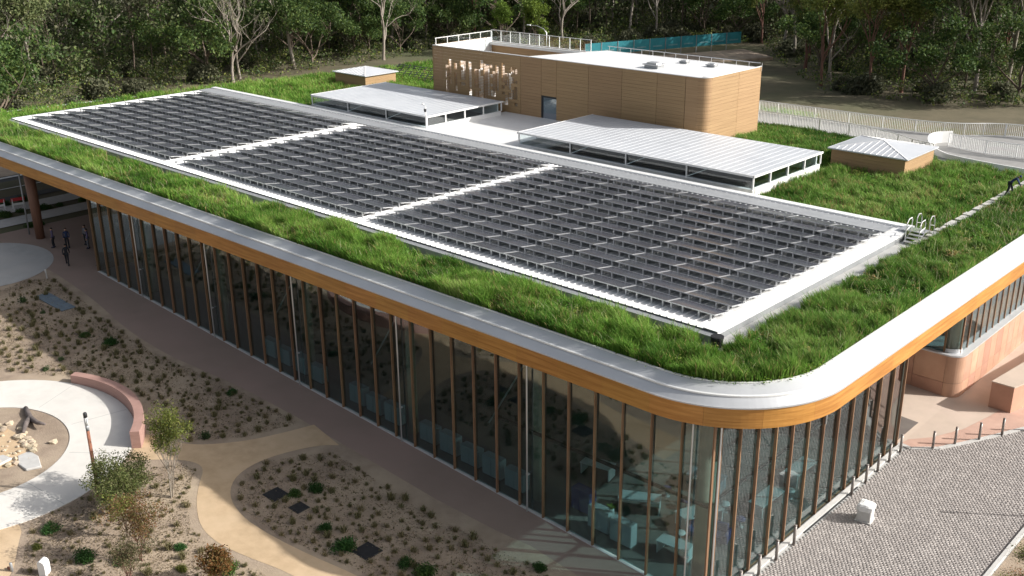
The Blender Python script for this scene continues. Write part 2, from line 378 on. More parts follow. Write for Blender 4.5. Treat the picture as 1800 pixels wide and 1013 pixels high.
def blot(x, y, s=.38):                # soft blotches of lighter and darker stones
    u, v = x/s+20, y/s+20; i, j = int(u), int(v); fx, fy = u-i, v-j; q = lambda m, n: _g[m % 48, n % 48]
    return min(1, max(0, .5+1.7*((q(i,j)*(1-fx)+q(i+1,j)*fx)*(1-fy)+(q(i,j+1)*(1-fx)+q(i+1,j+1)*fx)*fy-.5)))
def cobbles():
    v = []; f = []; cols = []; L, W, g, h = .21, .14, .0035, .05; row = 0; y = -2.0
    while y < 35:
        x = -2.6 + (row % 2)*L*.5 + rnd.uniform(-.02,.02)
        while x < 5.35:
            cx, cy = x+L/2, y+W/2
            if inpoly([cx], [cy], PLZ)[0]:
                n = len(v); z = h + rnd.uniform(-.006,.006) - .03; b = .008
                x0, x1, y0, y1 = x+g, x+L-g, y+g, y+W-g
                v += [(x0,y0,-.01),(x1,y0,-.01),(x1,y1,-.01),(x0,y1,-.01),(x0+b,y0+b,z),(x1-b,y0+b,z),(x1-b,y1-b,z),(x0+b,y1-b,z)]
                f += [(n+4,n+5,n+6,n+7),(n,n+1,n+5,n+4),(n+1,n+2,n+6,n+5),(n+2,n+3,n+7,n+6),(n+3,n,n+4,n+7)]
                t = .55*rnd.random()+.45*blot(cx,cy); t = .5+(t-.5)*.8; k = .86*rnd.uniform(.95,1.05)
                c = (.43,.395,.372) if t < .40 else (.35,.32,.302) if t < .74 else (.39,.356,.336) if t < .97 else (.42,.35,.29)
                cols += [tuple(q*k for q in c)]*8
            x += L
        y += W; row += 1
    me = npmesh('cobbles', np.array(v), np.array(f)); setcol(me, np.array(cols)); return me
tag(obj('cobble_paving', cobbles(), 'cobble'), 'two-tone grey cobble paving of the plaza beside the glazed end wall', 'paving', kind='stuff')

# ================================================================== MAIN BUILDING
B = thing('green_roof_building', 'long glass-walled building with timber fascia, planted roof and rounded corner', 'building', (0,0,0))
H0, HW = 9.36, 10.30
def rounded(pts, rad, n=30):                              # open polyline with rounded inner corners -> points, outward normals
    out = [Vector(pts[0])]
    for i in range(1, len(pts)-1):
        a, p, b = Vector(pts[i-1]), Vector(pts[i]), Vector(pts[i+1])
        d1 = (a-p).normalized(); d2 = (b-p).normalized(); ang = d1.angle(d2); t = rad/math.tan(ang/2)
        s, e = p+d1*t, p+d2*t; c = p + (d1+d2).normalized()*(rad/math.sin(ang/2))
        a0 = math.atan2(s.y-c.y, s.x-c.x); a1 = math.atan2(e.y-c.y, e.x-c.x); da = (a1-a0+math.pi) % (2*math.pi)-math.pi
        out += [c + Vector((math.cos(a0+da*k/n), math.sin(a0+da*k/n)))*rad for k in range(n+1)]
    out.append(Vector(pts[-1]))
    # resample straight runs
    res = [out[0]]
    for q in out[1:]:
        L = (q-res[-1]).length; m = max(1, int(L/2.6))
        s = res[-1].copy()
        for k in range(1, m+1): res.append(s.lerp(q, k/m))
    nor = []
    for i in range(len(res)):
        d = (res[min(i+1, len(res)-1)]-res[max(i-1, 0)]).normalized(); nor.append(Vector((d.y, -d.x)))
    return res, nor
PER, NOR = rounded([(-83,57),(-92,-.91),(0,-.91),(0,60)], 6.0)
def off(i, d): return PER[i] - NOR[i]*d
ROOF = [tuple(p) for p in PER]
def inset(d): return [tuple(off(i, d)) for i in range(len(PER))]
# fascia, one timber panel per stretch of about 2.5 m
i = 0
while i < len(PER)-1:
    j = i+1; L_ = (PER[j]-PER[i]).length
    while j < len(PER)-1 and L_ < 2.2: j += 1; L_ += (PER[j]-PER[j-1]).length
    if any(infront((*PER[k], HW), .15) for k in range(i, j+1)):
        mb = MB()
        for (z0, z1) in ((H0, H0+.30), (H0+.306, H0+.62), (H0+.626, HW-.014)):
            n0 = len(mb.v)
            for k in range(i, j+1):
                sh = Vector((0,0))
                if k == i: sh = (PER[i+1]-PER[i]).normalized()*.003
                if k == j: sh = (PER[j-1]-PER[j]).normalized()*.003
                o_, n_ = PER[k]+sh, off(k, .12)+sh
                mb.v += [(*o_,z0),(*n_,z0),(*n_,z1),(*o_,z1)]
            m_ = j-i
            for k in range(m_):
                for q in range(4): s0 = n0+k*4; mb.f.append((s0+q, s0+(q+1)%4, s0+4+(q+1)%4, s0+4+q))
            mb.f += [(n0,n0+3,n0+2,n0+1),(n0+m_*4,n0+m_*4+1,n0+m_*4+2,n0+m_*4+3)]
        mb.build('fascia_panel', 'timber_fascia', B)
    i = j
# metal coping profile (inset, z)
def sweep(prof, name, m, smooth=False):
    mb = MB(); n = len(prof)
    for i in range(len(PER)):
        for d, z in prof: p = off(i, d); mb.v.append((p.x, p.y, z))
    for i in range(len(PER)-1):
        for k in range(n-1): a = i*n+k; mb.f.append((a, a+n, a+n+1, a+1))
    return mb.build(name, m, B, smooth)
sweep([(.30,HW-.012),(-.05,HW-.012),(-.06,HW+.055),(-.03,HW+.06),(.03,HW+.10),(.37,HW+.36),(.37,HW+.36)], 'coping_lower', 'zinc')
sweep([(.34,HW+.36),(.34,HW+.43),(.43,HW+.455),(.43,HW+.44)], 'coping_ridge', 'zinc_edge')
sweep([(.43,HW+.43),(.50,HW+.46),(1.02,HW+.70),(1.02,HW+.40)], 'coping_upper', 'zinc')
sweep([(1.0,HW+.70),(1.0,HW+.75),(1.09,HW+.75),(1.09,HW+.30)], 'coping_inner_edge', 'zinc_edge')
# roof body, soffit
MB().prism(inset(.125)+[], H0+.06, HW-.02).build('roof_slab', 'soffit', B)
MB().prism(inset(1.1), HW-.015, 10.97).build('planted_bed', 'roof_soil', B)
# ---- glazed walls
P0 = -60.8
MX = [-3.15-.0 - 1.63*k for k in range(36)]               # front mullion positions
MX = [x for x in MX if x > -61.2]
um = MB().box(-.038,.038,-.075,.075,0,1).mesh('mullion'); ume = MB().box(-.075,.075,-.038,.038,0,1).mesh('mullion_side')
pipe_me = MB().tube([(0,0,0),(0,0,1)], .045, 8).mesh('downpipe', True)
pane_me = MB().box(0,1,-.012,.012,0,1).mesh('pane'); pane_side = MB().box(-.012,.012,0,1,0,1).mesh('pane_side')
top = H0+.05
def tilt(o): o.rotation_euler = (rnd.gauss(0,.0016), rnd.gauss(0,.0016), rnd.gauss(0,.0035)); return o
for k, x in enumerate(MX):
    zb = zg(x)+.02; obj('mullion', um, 'mullion_timber', B, (x, -.02, zb), sc=(1,1,top-zb))
    if k+1 < len(MX): tilt(obj('pane', pane_me, 'glass', B, (MX[k+1]+.045, .05, zg(MX[k+1])+.06), sc=(1.63-.09,1,top-zg(MX[k+1])-.06)))
for x in (-4.0,-13.75,-23.55,-33.3,-43.1,-52.9):
    obj('downpipe', pipe_me, 'aluminium', B, (x-.17, -.16, zg(x)+.03), sc=(1,1,top-zg(x)-.03))
    obj('downpipe_bracket', MB().box(-.09,.09,-.03,.12,0,.05).mesh(), 'aluminium', B, (x-.17, -.13, zg(x)+2.2))
YM = [.0+ .46 + 1.66*k for k in range(13)]
for k, y in enumerate(YM):
    obj('mullion', ume, 'mullion_timber', B, (-3.13, y, .02), sc=(1,1,top))
    if k+1 < len(YM): tilt(obj('pane', pane_side, 'glass', B, (-3.2, y+.045, .10), sc=(1,1.66-.09,top-.1)))
obj('pane', pane_side, 'glass', B, (-3.2, .12, .10), sc=(1,.30,top-.1))
obj('downpipe', pipe_me, 'aluminium', B, (-3.02, 8.75+1.66, 5.4), sc=(1,1,top-5.4))
obj('downpipe', pipe_me, 'aluminium', B, (-2.98, .2, .05), sc=(1,1,top-.05))
# end wall towards the entry
XE = MX[-1]; zE = zg(XE)
for k in range(10):
    y = 1.63*k; obj('mullion', ume, 'mullion_timber', B, (XE-.03, y+.12, zE), sc=(1,1,top-zE))
    obj('pane', pane_side, 'glass', B, (XE, y+.17, zE+.05), sc=(1,1.54,top-zE-.05))
# sill strips and inner beam at mid height
MB().prism([(XE,-.10),(-3.05,-.10),(-3.05,.14),(XE,.14)], lambda x, y: zg(x)-.05, lambda x, y: zg(x)+.055).build('glass_sill', 'pale_concrete', B)
MB().box(-16.5,-3.45,.30,.42,4.92,5.06).build('mid_beam', 'dark_metal', B)
MB().box(-3.62,-3.5,.45,20.3,4.92,5.05).build('mid_beam', 'dark_metal', B)
for yy in (8.76, 10.42): MB().box(-3.22,-3.18,yy+.05,yy+1.61,6.15,6.22).build('transom', 'dark_metal', B)
# interior
MB().prism([(XE,.16),(-3.3,.16),(-3.3,24),(XE,24)], lambda x, y: zg(x)-.1, lambda x, y: zg(x)+.05).build('interior_floor', 'interior_floor', B)
MB().box(XE+.2,-8,17.5,17.7,0,top).build('interior_wall', 'interior_wall', B)
MB().box(-9.0,-3.3,20.45,20.62,0,top).build('interior_wall', 'interior_wall', B)
MB().box(XE+.1,-14,7.4,17.4,6.2,6.5).build('upper_floor', 'interior_wall', B)
for x in (-13.75,-23.55,-33.3,-43.1,-52.9):
    MB().tube([(x-.5,1.1,zg(x)),(x-.5,1.1,top)], .28, 14).build('column', 'column_concrete', B, True)
    MB().bar((x-4,1.0,zg(x)+3.4),(x-1.2,.9,top-1),.07).build('brace_rod', 'grey_metal', B)
cc = MB().lathe([(.46,0),(.46,4.9),(.52,4.92),(.52,5.02),(.46,5.04),(.46,9.4)], 24, (-3.98,.98,.05)).build('corner_column', 'column_concrete', B, True)
MB().tube([(-70.7,.1,zg(-70.7)),(-70.9,.1,H0+.1)], [.36,.46], 16).build('entry_column', 'timber_column', B, True)
for yy, xx in ((-.2,-72.2),(6.5,-71.4),(9.5,-66.0)): MB().tube([(xx,yy,zg(xx)),(xx,yy,H0+.1)], .07, 8).build('entry_post', 'grey_metal', B, True)
# ---- white ribbed roof field that carries the solar panels
ZP = 11.44; PX0, PX1, PY0, PY1 = -83.6, -6.05, 4.45, 25.9
def ribbed():
    mb = MB(); x = PX0; p = .42; prof = []
    while x < PX1-.75:
        prof += [(x, ZP), (x+p-.10, ZP), (x+p-.085, ZP+.045), (x+p-.035, ZP+.045), (x+p-.02, ZP)]; x += p
    prof += [(PX1-.72, ZP), (PX1-.72, ZP+.05), (PX1, ZP+.03), (PX1, ZP-.16)]
    n = len(prof)
    for y in (PY0, PY1): mb.v += [(a, y, b) for a, b in prof]
    mb.f = [(i, i+1, n+i+1, n+i) for i in range(n-1)]
    return mb
rf = ribbed().build('metal_roof', 'white_metal', B)
MB().box(PX0+.03,PX1-.04,PY0+.10,PY1-.01,10.9,ZP-.012).build('roof_upstand', 'grey_metal', B)
MB().box(PX0-.05,PX1+.02,PY0-.46,PY0-.012,11.0,ZP-.07).build('gutter', 'grey_metal', B)
MB().box(PX1+.012,PX1+.06,PY0-.16,PY1+.1,10.9,ZP-.10).build('barge_flashing', 'grey_metal', B)
MB().box(PX1+.07,PX1+1.0,PY0-.2,24.6,10.9,11.07).build('perimeter_kerb', 'grey_concrete', B)
MB().box(PX0-.1,PX1+1.0,PY0-1.0,PY0-.47,10.9,11.0).build('gravel_strip', 'gravel', B)
MB().box(PX0-.05,PX1,PY1+.012,PY1+.55,10.9,ZP+.14).build('back_flashing', 'white_metal', B)
MB().box(PX0-.12,PX0-.012,PY0,PY1+.4,10.9,ZP+.03).build('side_flashing', 'grey_metal', B)
for i, y in enumerate(np.arange(25.0, 45.2, .78)):
    MB().box(-5.5-.05*math.sin(i*2.1),-4.85+.1*math.sin(i*1.3),y+.06*math.sin(i*1.7),y+.60,10.9,11.04+.02*math.sin(i*3.3)).build('paver', 'pale_concrete', B)
MB().box(PX0+.1,PX1-.9,24.25,25.6,ZP+.06,ZP+.09).build('back_strip_sheet', 'strip_grey', B)  # grey sheet covering the white roof's back strip, taken for a gutter
# terrace between the canopies
MB().box(-51.3,-38.0,26.5,38.2,10.9,11.22).build('terrace', 'white_paint', B)
# ================================================================== SOLAR PANELS
UW, UD, PT = 2.72, 1.22, 1.545
def unit_meshes():
    t = R(9); c, s = math.cos(t), math.sin(t)
    def pt(x, d, h): return (x, d*c, .31 - d*s + h)      # d from the raised front edge backwards
    def module(x0, x1):
        mb = MB(); a = [pt(x0,0,0),pt(x1,0,0),pt(x1,UD,0),pt(x0,UD,0)]; b = [(p[0],p[1],p[2]+.035) for p in a]
        return mb.add(a+b, [(3,2,1,0),(4,5,6,7),(0,1,5,4),(1,2,6,5),(2,3,7,6),(3,0,4,7)])
    m1 = module(-UW/2, -.012).mesh('module'); m2 = module(.012, UW/2).mesh('module')
    fr = MB()
    for d in (0, UD): fr.bar(pt(-UW/2,d,.02), pt(UW/2,d,.02), .022, .05)
    for x in (-UW/2, UW/2): fr.bar(pt(x,0,.02), pt(x,UD,.02), .022, .05)
    fr.bar(pt(-UW/2,.25,-.03), pt(UW/2,.25,-.03), .04, .03); fr.bar(pt(-UW/2,UD-.25,-.03), pt(UW/2,UD-.25,-.03), .04, .03)
    leg = MB().bar((0,.04,.0),(0,.03,.31),.085,.06).bar((0,.04,.02),(0,.45,.02),.04).mesh('leg')
    return m1, m2, fr.mesh('rail_frame'), leg
mm1, mm2, mfr, mleg = unit_meshes()
for m_ in (mm1, mm2): m_.materials.append(MATS['module'])
mfr.materials.append(MATS['module_frame']); mleg.materials.append(MATS['module_frame'])
ARR = [('left-hand array', -81.6, 9), ('middle array', -54.85, 8), ('right-hand array', -31.95, 9)]
ENDS = [-56.55, -32.95, -6.85]
for (an, x0, n), xe in zip(ARR, ENDS):
    st = (xe-x0)/n; sc = (st-.07)/UW
    for r in range(12):
        y = 5.45 + r*PT
        for k in range(n):
            u = thing('solar_panel_pair', 'dark solar panel pair, %s from left, %s row from front, %s' % (ORD(k), ORD(r), an), 'solar panel',
                      (x0+st*(k+.5), y+rnd.uniform(-.01,.01), ZP+.02), group='solar panels on the white metal roof')
            u.scale = (sc, 1, 1)
            for nm, me in (('module', mm1), ('module', mm2), ('rail_frame', mfr)): obj(nm, me, None, u)
            for lx in (-1.14,-.46,.46,1.14): obj('leg', mleg, None, u, (lx,0,0))
# white service walkways between the arrays
for x in (-55.75,-32.45):
    for r in range(12):
        MB().box(x-.22,x+.22,5.45+r*PT,5.45+r*PT+1.25,ZP+.06,ZP+.10).build('walkway_plate', 'white_metal', B)
# ================================================================== ROOFTOP CANOPIES
def canopy(x0, x1, y0, y1, zt_, label, n_post, side_post, right_open):
    t = thing('skylight_canopy', label, 'canopy', (x0, y0, 11.05)); Z = zt_-11.05; W = x1-x0; D = y1-y0
    roof = MB().box(0,W,0,D,Z-.10,Z-.045).build('roof_deck', 'canopy_metal', t)
    k = 0; st = .62; n = int(W/st)
    for i in range(n):                                            # standing-seam sheets
        a = W*i/n; b = W*(i+1)/n
        MB().add([(a+.01,.02,Z-.043),(b-.01,.02,Z-.043),(b-.01,D-.02,Z-.043),(a+.01,D-.02,Z-.043),(a+.03,.03,Z),(b-.03,.03,Z),(b-.03,D-.03,Z),(a+.03,D-.03,Z)],
                 [(4,5,6,7),(0,1,5,4),(1,2,6,5),(2,3,7,6),(3,0,4,7)]).build('roof_sheet', 'canopy_metal', roof)
    MB().box(-.06,W+.06,-.08,-.003,Z-.13,Z+.02).build('front_beam', 'white_paint', t)
    MB().box(W+.003,W+.08,-.08,D,Z-.13,Z+.02).build('side_beam', 'white_paint', t)
    MB().box(-.08,-.003,-.08,D,Z-.13,Z+.02).build('side_beam', 'white_paint', t)
    MB().box(0,W,-.04,.16,-.1,.42).build('front_upstand', 'white_paint', t)
    MB().box(-.02,W+.02,-.12,.2,.42,.47).build('upstand_cap', 'white_metal', t)
    MB().box(W-.16,W+.04,.17,D-.3,-.1,.55).build('side_upstand', 'white_paint', t)
    MB().box(0,.14,.17,D-.3,-.1,.55).build('side_upstand', 'white_paint', t)
    MB().box(.14,W-.16,D-.6,D-.45,-.1,Z-.101).build('back_wall', 'white_paint', t)
    for i in range(n_post+1):
        x = .04+(W-.08)*i/n_post
        MB().box(x-.045,x+.045,-.03,.06,.47,Z-.13).build('post', 'white_paint', t)
        if 0 < i < n_post+1 and i < n_post:
            MB().bar((x+.05,.05,.52),(x+1.6,.95,Z-.18),.06).build('brace', 'white_paint', t)
    for i in range(1, side_post+1):
        y = D*i/side_post-.2
        MB().box(W-.06,W+.04,y-.05,y+.05,.55,Z-.13).build('post', 'white_paint', t)
        MB().box(-.02,.06,y-.05,y+.05,.55,Z-.13).build('post', 'white_paint', t)
    MB().box(.1,W-.1,.09,.11,.48,Z-.14).build('front_glazing', 'clear_glass', t)
    MB().box(W-.06,W-.04,.2,D-.5,.56,Z-.14).build('side_glazing', 'clear_glass', t)
    for i in range(int(W/1.1)):
        x = .7+i*1.1
        MB().box(x-.03,x+.03,.5,D-.7,Z-.30,Z-.12).build('rafter', 'grey_metal', t)
    MB().box(.2,W-.2,.22,D-.65,.0,.10).build('light_well_floor', 'dark_metal', t)
    return t
canopy(-67.3,-50.5,27.1,36.8,12.5, 'smaller white flat canopy with open sides behind the left and middle solar arrays', 3, 4, True)
canopy(-39.9,-17.9,27.5,37.3,12.5, 'larger white seamed canopy with open sides behind the right-hand solar array', 4, 4, True)
# camera post
t = thing('security_camera_post', 'slim white post with dark camera at the corner of the smaller canopy', 'camera', (-50.3,26.75,11.2))
MB().tube([(0,0,0),(0,0,2.2)], .05, 8).build('post', 'white_paint', t, True); MB().tube([(0,0,2.2),(0,0,2.3),(-.32,0,2.42)], .03, 8).build('arm', 'white_paint', t, True)
MB().tube([(.05,-.1,2.05),(.05,-.1,1.78)], [.13,.09], 10).build('camera_housing', 'dark_metal', t, True)
MB().lathe([(.09,0),(.13,.06),(.05,.14)], 10, (-.34,0,2.36)).build('dome', 'white_paint', t, True)

# ================================================================== TIMBER PAVILION ON THE ROOF
pv = thing('timber_pavilion', 'tall timber-clad rooftop pavilion with rounded corner and white roof', 'building', (0,0,0))
BX0, BX1, BY0, BY1, BZ0, BZ1 = -61.3, -28.85, 38.0, 46.6, 11.0, 16.7
SE = [-61.3,-59.9,-49.3,-46.7,-44.85,-41.1,-37.4,-33.7,-30.85]
def boards(mb, x0, x1, y, z0, z1, step=.30, g=.012, dep=.05):      # horizontal boards with recessed joints
    z = z0
    while z < z1-.02:
        mb.box(x0, x1, y, y+dep, z+g/2, min(z+step, z1)-g/2); z += step
for i in range(len(SE)-1):
    a, b = SE[i]+.015, SE[i+1]-.015
    if i == 1: continue
    z0 = 13.32 if i == 3 else BZ0
    mb = MB(); boards(mb, a, b, BY0, z0, BZ1-.02); mb.build('cladding_panel', 'timber_clad', pv)
MB().box(SE[2],BX1-.7,BY0+.051,BY0+.16,13.32,BZ1-.03).build('wall_core', 'dark_metal', pv)
MB().box(SE[2],SE[3],BY0+.051,BY0+.16,BZ0,13.32).box(SE[4],BX1-.7,BY0+.051,BY0+.16,BZ0,13.32).build('wall_core', 'dark_metal', pv)
# open screen of slats with gaps, sunlit fins and boards added behind show through
rs = random.Random(5); x0, x1 = SE[1]+.015, SE[2]-.015; ncol = 26; cw = (x1-x0)/ncol
opencol = [rs.random() for _ in range(ncol)]
mb = MB()
for c in range(ncol):
    a = x0+c*cw; b = a+cw; zlo = 12.0+rs.choice((-.9,-.3,.3,.9)); zhi = 15.6+rs.choice((-.9,-.3,0))
    op = opencol[c] < .80 and 1 <= c < ncol-1
    z = BZ0
    while z < BZ1-.05:
        zt2 = min(z+.30, BZ1-.02)
        if op and zlo < z < zhi and rs.random() < .82: (mb.box(a, b, BY0+.01, BY0+.04, z+.03, z+.075), mb.box(a, b, BY0+.01, BY0+.04, z+.18, z+.225))
        else: mb.box(a, b, BY0, BY0+.05, z+.006, zt2-.006)
        z += .30
mb.build('slatted_screen', 'timber_clad', pv)
for c in range(0, ncol+1, 2): MB().box(x0+c*cw-.03,x0+c*cw+.03,BY0+.052,BY0+.12,BZ0,BZ1-.03).build('screen_post', 'timber_clad', pv)
MB().box(SE[1],SE[2]-.1,BY0+.3,BY1-.3,11.0,11.25).build('room_floor', 'white_paint', pv)
for k in range(24):
    xx = SE[1]+.25+k*.43; MB().box(xx,xx+.06,BY0+.25+.25*(k%3),BY0+1.5+.4*(k%2),11.4+.5*(k%4),15.2-.3*(k%3)).build('sun_catch_fin', 'white_paint' if k % 3 else 'beige_concrete', pv)  # pale fins added to catch the sun and brighten the screen gaps
for (xx, zz) in ((-57.5,14.2),(-54.2,13.6),(-52.2,14.4)): MB().box(xx-.6,xx+.6,BY0+1.2,BY1-1.0,zz-.06,zz).build('sun_catch_board', 'white_paint', pv)  # white boards added to catch sun behind the screen
# rounded corner and right wall
cr = .85; arc = [(BX1-cr+cr*math.sin(R(a)), BY0+cr-cr*math.cos(R(a))) for a in range(0, 91, 10)]
mb = MB(); z = BZ0
sk = lambda zz: .35*(zz-BZ0)/5.7*0
while z < BZ1-.05:
    z1_ = min(z+.30, BZ1-.02)
    for (p, q) in zip(arc[:-1], arc[1:]):
        mb.add([(*p,z+.006),(*q,z+.006),(*q,z1_-.006),(*p,z1_-.006)], [(0,1,2,3)])
    z += .30
mb.box(-30.82,BX1-cr,BY0,BY0+.05,BZ0,BZ1-.02)
mb.build('rounded_corner', 'timber_clad', pv)
mb = MB(); mb.prism([(BX1-cr,BY0+.06)]+[(x-.06,y+.06) for x, y in arc]+[(BX1-cr,BY0+cr)], BZ0, BZ1-.03); mb.build('corner_core', 'dark_metal', pv)
for (ya, yb) in ((BY0+cr,43.0),(43.0,BY1)):
    mb = MB(); z = BZ0
    while z < BZ1-.05:
        z1_ = min(z+.30, BZ1-.02); mb.box(BX1-.05,BX1,ya+.015,yb-.015,z+.006,z1_-.006); z += .30
    mb.build('cladding_panel', 'timber_clad', pv)
MB().box(BX1-.16,BX1-.051,BY0+cr,BY1,BZ0,BZ1-.03).build('wall_core', 'dark_metal', pv)
MB().box(BX0,BX1-.17,BY1-.2,BY1,BZ0,BZ1-.45).build('back_wall', 'timber_clad', pv)
MB().box(BX0,BX0+.15,BY0+.06,BY1-.21,BZ0,BZ1).build('end_wall', 'white_paint', pv)
MB().box(BX0-.05,BX0-.003,BY0,BY1,BZ0,BZ1+.02).build('end_cladding', 'timber_clad', pv)
dr = MB().box(SE[3]+.02,SE[4]-.02,BY0+.10,BY0+.14,11.2,13.3).build('door', 'furniture_grey', pv)
MB().box(SE[3]+.22,SE[4]-.05,BY0+.085,BY0+.098,11.75,13.1).build('door_pane', 'clear_glass', dr)
MB().box(SE[3]+.02,SE[3]+.18,BY0+.0,BY0+.098,11.2,13.3).box(SE[3]+.19,SE[4]-.02,BY0,BY0+.098,13.16,13.3).build('door_frame', 'dark_metal', dr)
# roof of the closed part, coping, rails, glass balustrade on the open part
RXs = -48.6
rp = [(RXs-.4,BY0+.18),(BX1-.6,BY0+.18),(BX1-.2,BY0+.6),(BX1-.2,BY1-.2),(RXs+3.0,BY1-.2)]
MB().prism(rp, BZ1-.35, BZ1-.06).build('roof', 'white_metal', pv)
MB().box(BX0,BX1-.9,BY0-.03,BY0+.12,BZ1-.015,BZ1+.04).build('coping', 'zinc_edge', pv)
mb = MB()
for (p, q) in zip(arc[:-1], arc[1:]): mb.bar((p[0]-.04,p[1]+.04,BZ1+.012),(q[0]-.04,q[1]+.04,BZ1+.012),.16,.055)
mb.box(BX1-.12,BX1+.03,BY0+cr,BY1+.03,BZ1-.015,BZ1+.04); mb.build('coping', 'zinc_edge', pv)
MB().box(BX0-.03,BX1-.13,BY1-.12,BY1+.03,BZ1-.44,BZ1-.38).build('coping', 'zinc_edge', pv)
MB().box(BX0+.16,RXs+4,BY1-.5,BY1-.22,BZ1-.75,BZ1-.46).build('ledge', 'white_paint', pv)
for i in range(11):
    x = BX0+.1+i*1.35
    MB().box(x-.03,x+.03,BY1-.16,BY1-.10,BZ1-.38,BZ1+.72).build('balustrade_post', 'white_paint', pv)
    if i < 10: MB().box(x+.05,x+1.30,BY1-.14,BY1-.12,BZ1-.30,BZ1+.62).build('balustrade_pane', 'clear_glass', pv)
MB().box(BX0,BX0+13.7,BY1-.16,BY1-.10,BZ1+.72,BZ1+.77).build('handrail', 'white_paint', pv)
for i in range(6):
    y = BY0+.4+i*1.6; MB().box(BX0+.03,BX0+.09,y-.03,y+.03,BZ1,BZ1+.62).build('balustrade_post', 'white_paint', pv)
MB().box(BX0+.03,BX0+.09,BY0+.3,BY1-.17,BZ1+.62,BZ1+.68).build('handrail', 'white_paint', pv)
MB().box(BX0+.05,BX0+.07,BY0+.5,BY1-.3,BZ1+.08,BZ1+.60).build('balustrade_pane', 'clear_glass', pv)
MB().tube([(RXs+3,BY1-.13,BZ1+.35),(BX1-.1,BY1-.13,BZ1+.30)], .035, 6).build('handrail', 'aluminium', pv)
for i in range(14): 
    x = RXs+3.2+i*1.28; MB().tube([(x,BY1-.13,BZ1-.38),(x,BY1-.13,BZ1+.33)], .025, 6).build('rail_post', 'aluminium', pv)
def vent(x, y, s, label):
    t = thing('roof_vent', label, 'vent', (x,y,BZ1-.06)); 
    MB().box(-.7*s,.7*s,-.5*s,.5*s,0,.28*s).build('base', 'grey_metal', t, bevel=.02); MB().box(-.85*s,.85*s,-.62*s,.62*s,.28*s,.36*s).build('cap', 'aluminium', t, bevel=.02)
    MB().box(-.5*s,.5*s,-.4*s,.4*s,.36*s,.5*s).build('cowl', 'aluminium', t, bevel=.02)
vent(-35.7,40.3,1.0,'wide grey vent nearest the front edge of the pavilion roof')
vent(-35.2,44.2,.55,'small grey vent near the back rail of the pavilion roof, left of two')
vent(-32.2,44.0,.6,'small grey vent near the back rail of the pavilion roof, right of two')

# ================================================================== SMALL HIP-ROOFED BOXES
def hipbox(x0, x1, y0, y1, ze, za, label):
    t = thing('roof_lantern', label, 'roof box', (x0,y0,10.97)); W = x1-x0; D = y1-y0; h = ze-10.97; hz = za-10.97
    for (nm, ax) in (('front',0),('right',1),('back',2),('left',3)):
        mb = MB(); z = 0
        while z < h-.01:
            z1_ = min(z+.24, h)
            if ax == 0: mb.box(0,W,0,.05,z+.005,z1_-.005)
            if ax == 1: mb.box(W-.05,W,.051,D-.051,z+.005,z1_-.005)
            if ax == 2: mb.box(0,W,D-.05,D,z+.005,z1_-.005)
            if ax == 3: mb.box(0,.05,.051,D-.051,z+.005,z1_-.005)
            z += .24
        mb.build('wall', 'timber_clad', t)
    MB().box(.06,W-.06,.06,D-.06,-.05,h-.02).build('wall_core', 'dark_metal', t)
    o = .22; a = (-o,-o,h+.05); b = (W+o,-o,h+.05); c = (W+o,D+o,h+.05); d = (-o,D+o,h+.05); ap = (W*.5,D*.5,hz)
    for tri in ((a,b,ap),(b,c,ap),(c,d,ap),(d,a,ap)):
        MB().add([*tri],[(0,1,2)]).build('roof_face', 'canopy_metal', t)
        MB().bar(tri[0], ap, .09, .05).build('ridge_cap', 'white_metal', t)
    # standing ribs
    mb = MB()
    for i in range(1, int(W/.45)):
        x = i*.45; f = 1-abs(x-W/2)/(W/2+o); f = max(.02, f)
        for sgn, ys in ((1,-o),(-1,D+o)):
            yy = ys + sgn*(D/2+o)*f; mb.bar((x,ys,h+.065),(x,yy,h+.065+(hz-h-.05)*f),.03,.03)
    mb.build('roof_ribs', 'white_metal', t)['kind'] = 'stuff'
    MB().box(-o,W+o,-o-.03,-o-.002,h-.03,h+.06).box(W+o+.002,W+o+.03,-o,D+o,h-.03,h+.06).box(-o-.03,-o-.002,-o,D+o,h-.03,h+.06).build('eaves_trim', 'canopy_metal', t)
    MB().add([(-o,-o,h+.0),(W+o,-o,h+.0),(W+o,D+o,h+.0),(-o,D+o,h+.0)],[(3,2,1,0)]).build('eaves_soffit', 'white_paint', t)
hipbox(-18.1,-12.3,39.2,44.4,12.42,13.0,'low timber box with white hipped roof near the white curved balustrade')
hipbox(-78.3,-73.0,38.6,43.0,12.3,12.9,'low timber box with white hipped roof at the far left of the planted roof')

# dark slatted racks in the far grass
for j in range(2):
    t = thing('dark_rack', 'long dark slatted rack beside the pavilion, %s of two' % ('nearer','farther')[j], 'rack', (-80,45.6+3.2*j,11.0))
    for k in range(3): MB().bar((0,k*.35,.35+.18*k),(11,k*.35+.6,.35+.18*k),.09,.05).build('rail', 'dark_metal', t)
    for k in range(12): MB().bar((k*.95+.1,0,.0),(k*.95+.3,.75,.85),.08).build('slat', 'dark_metal', t)

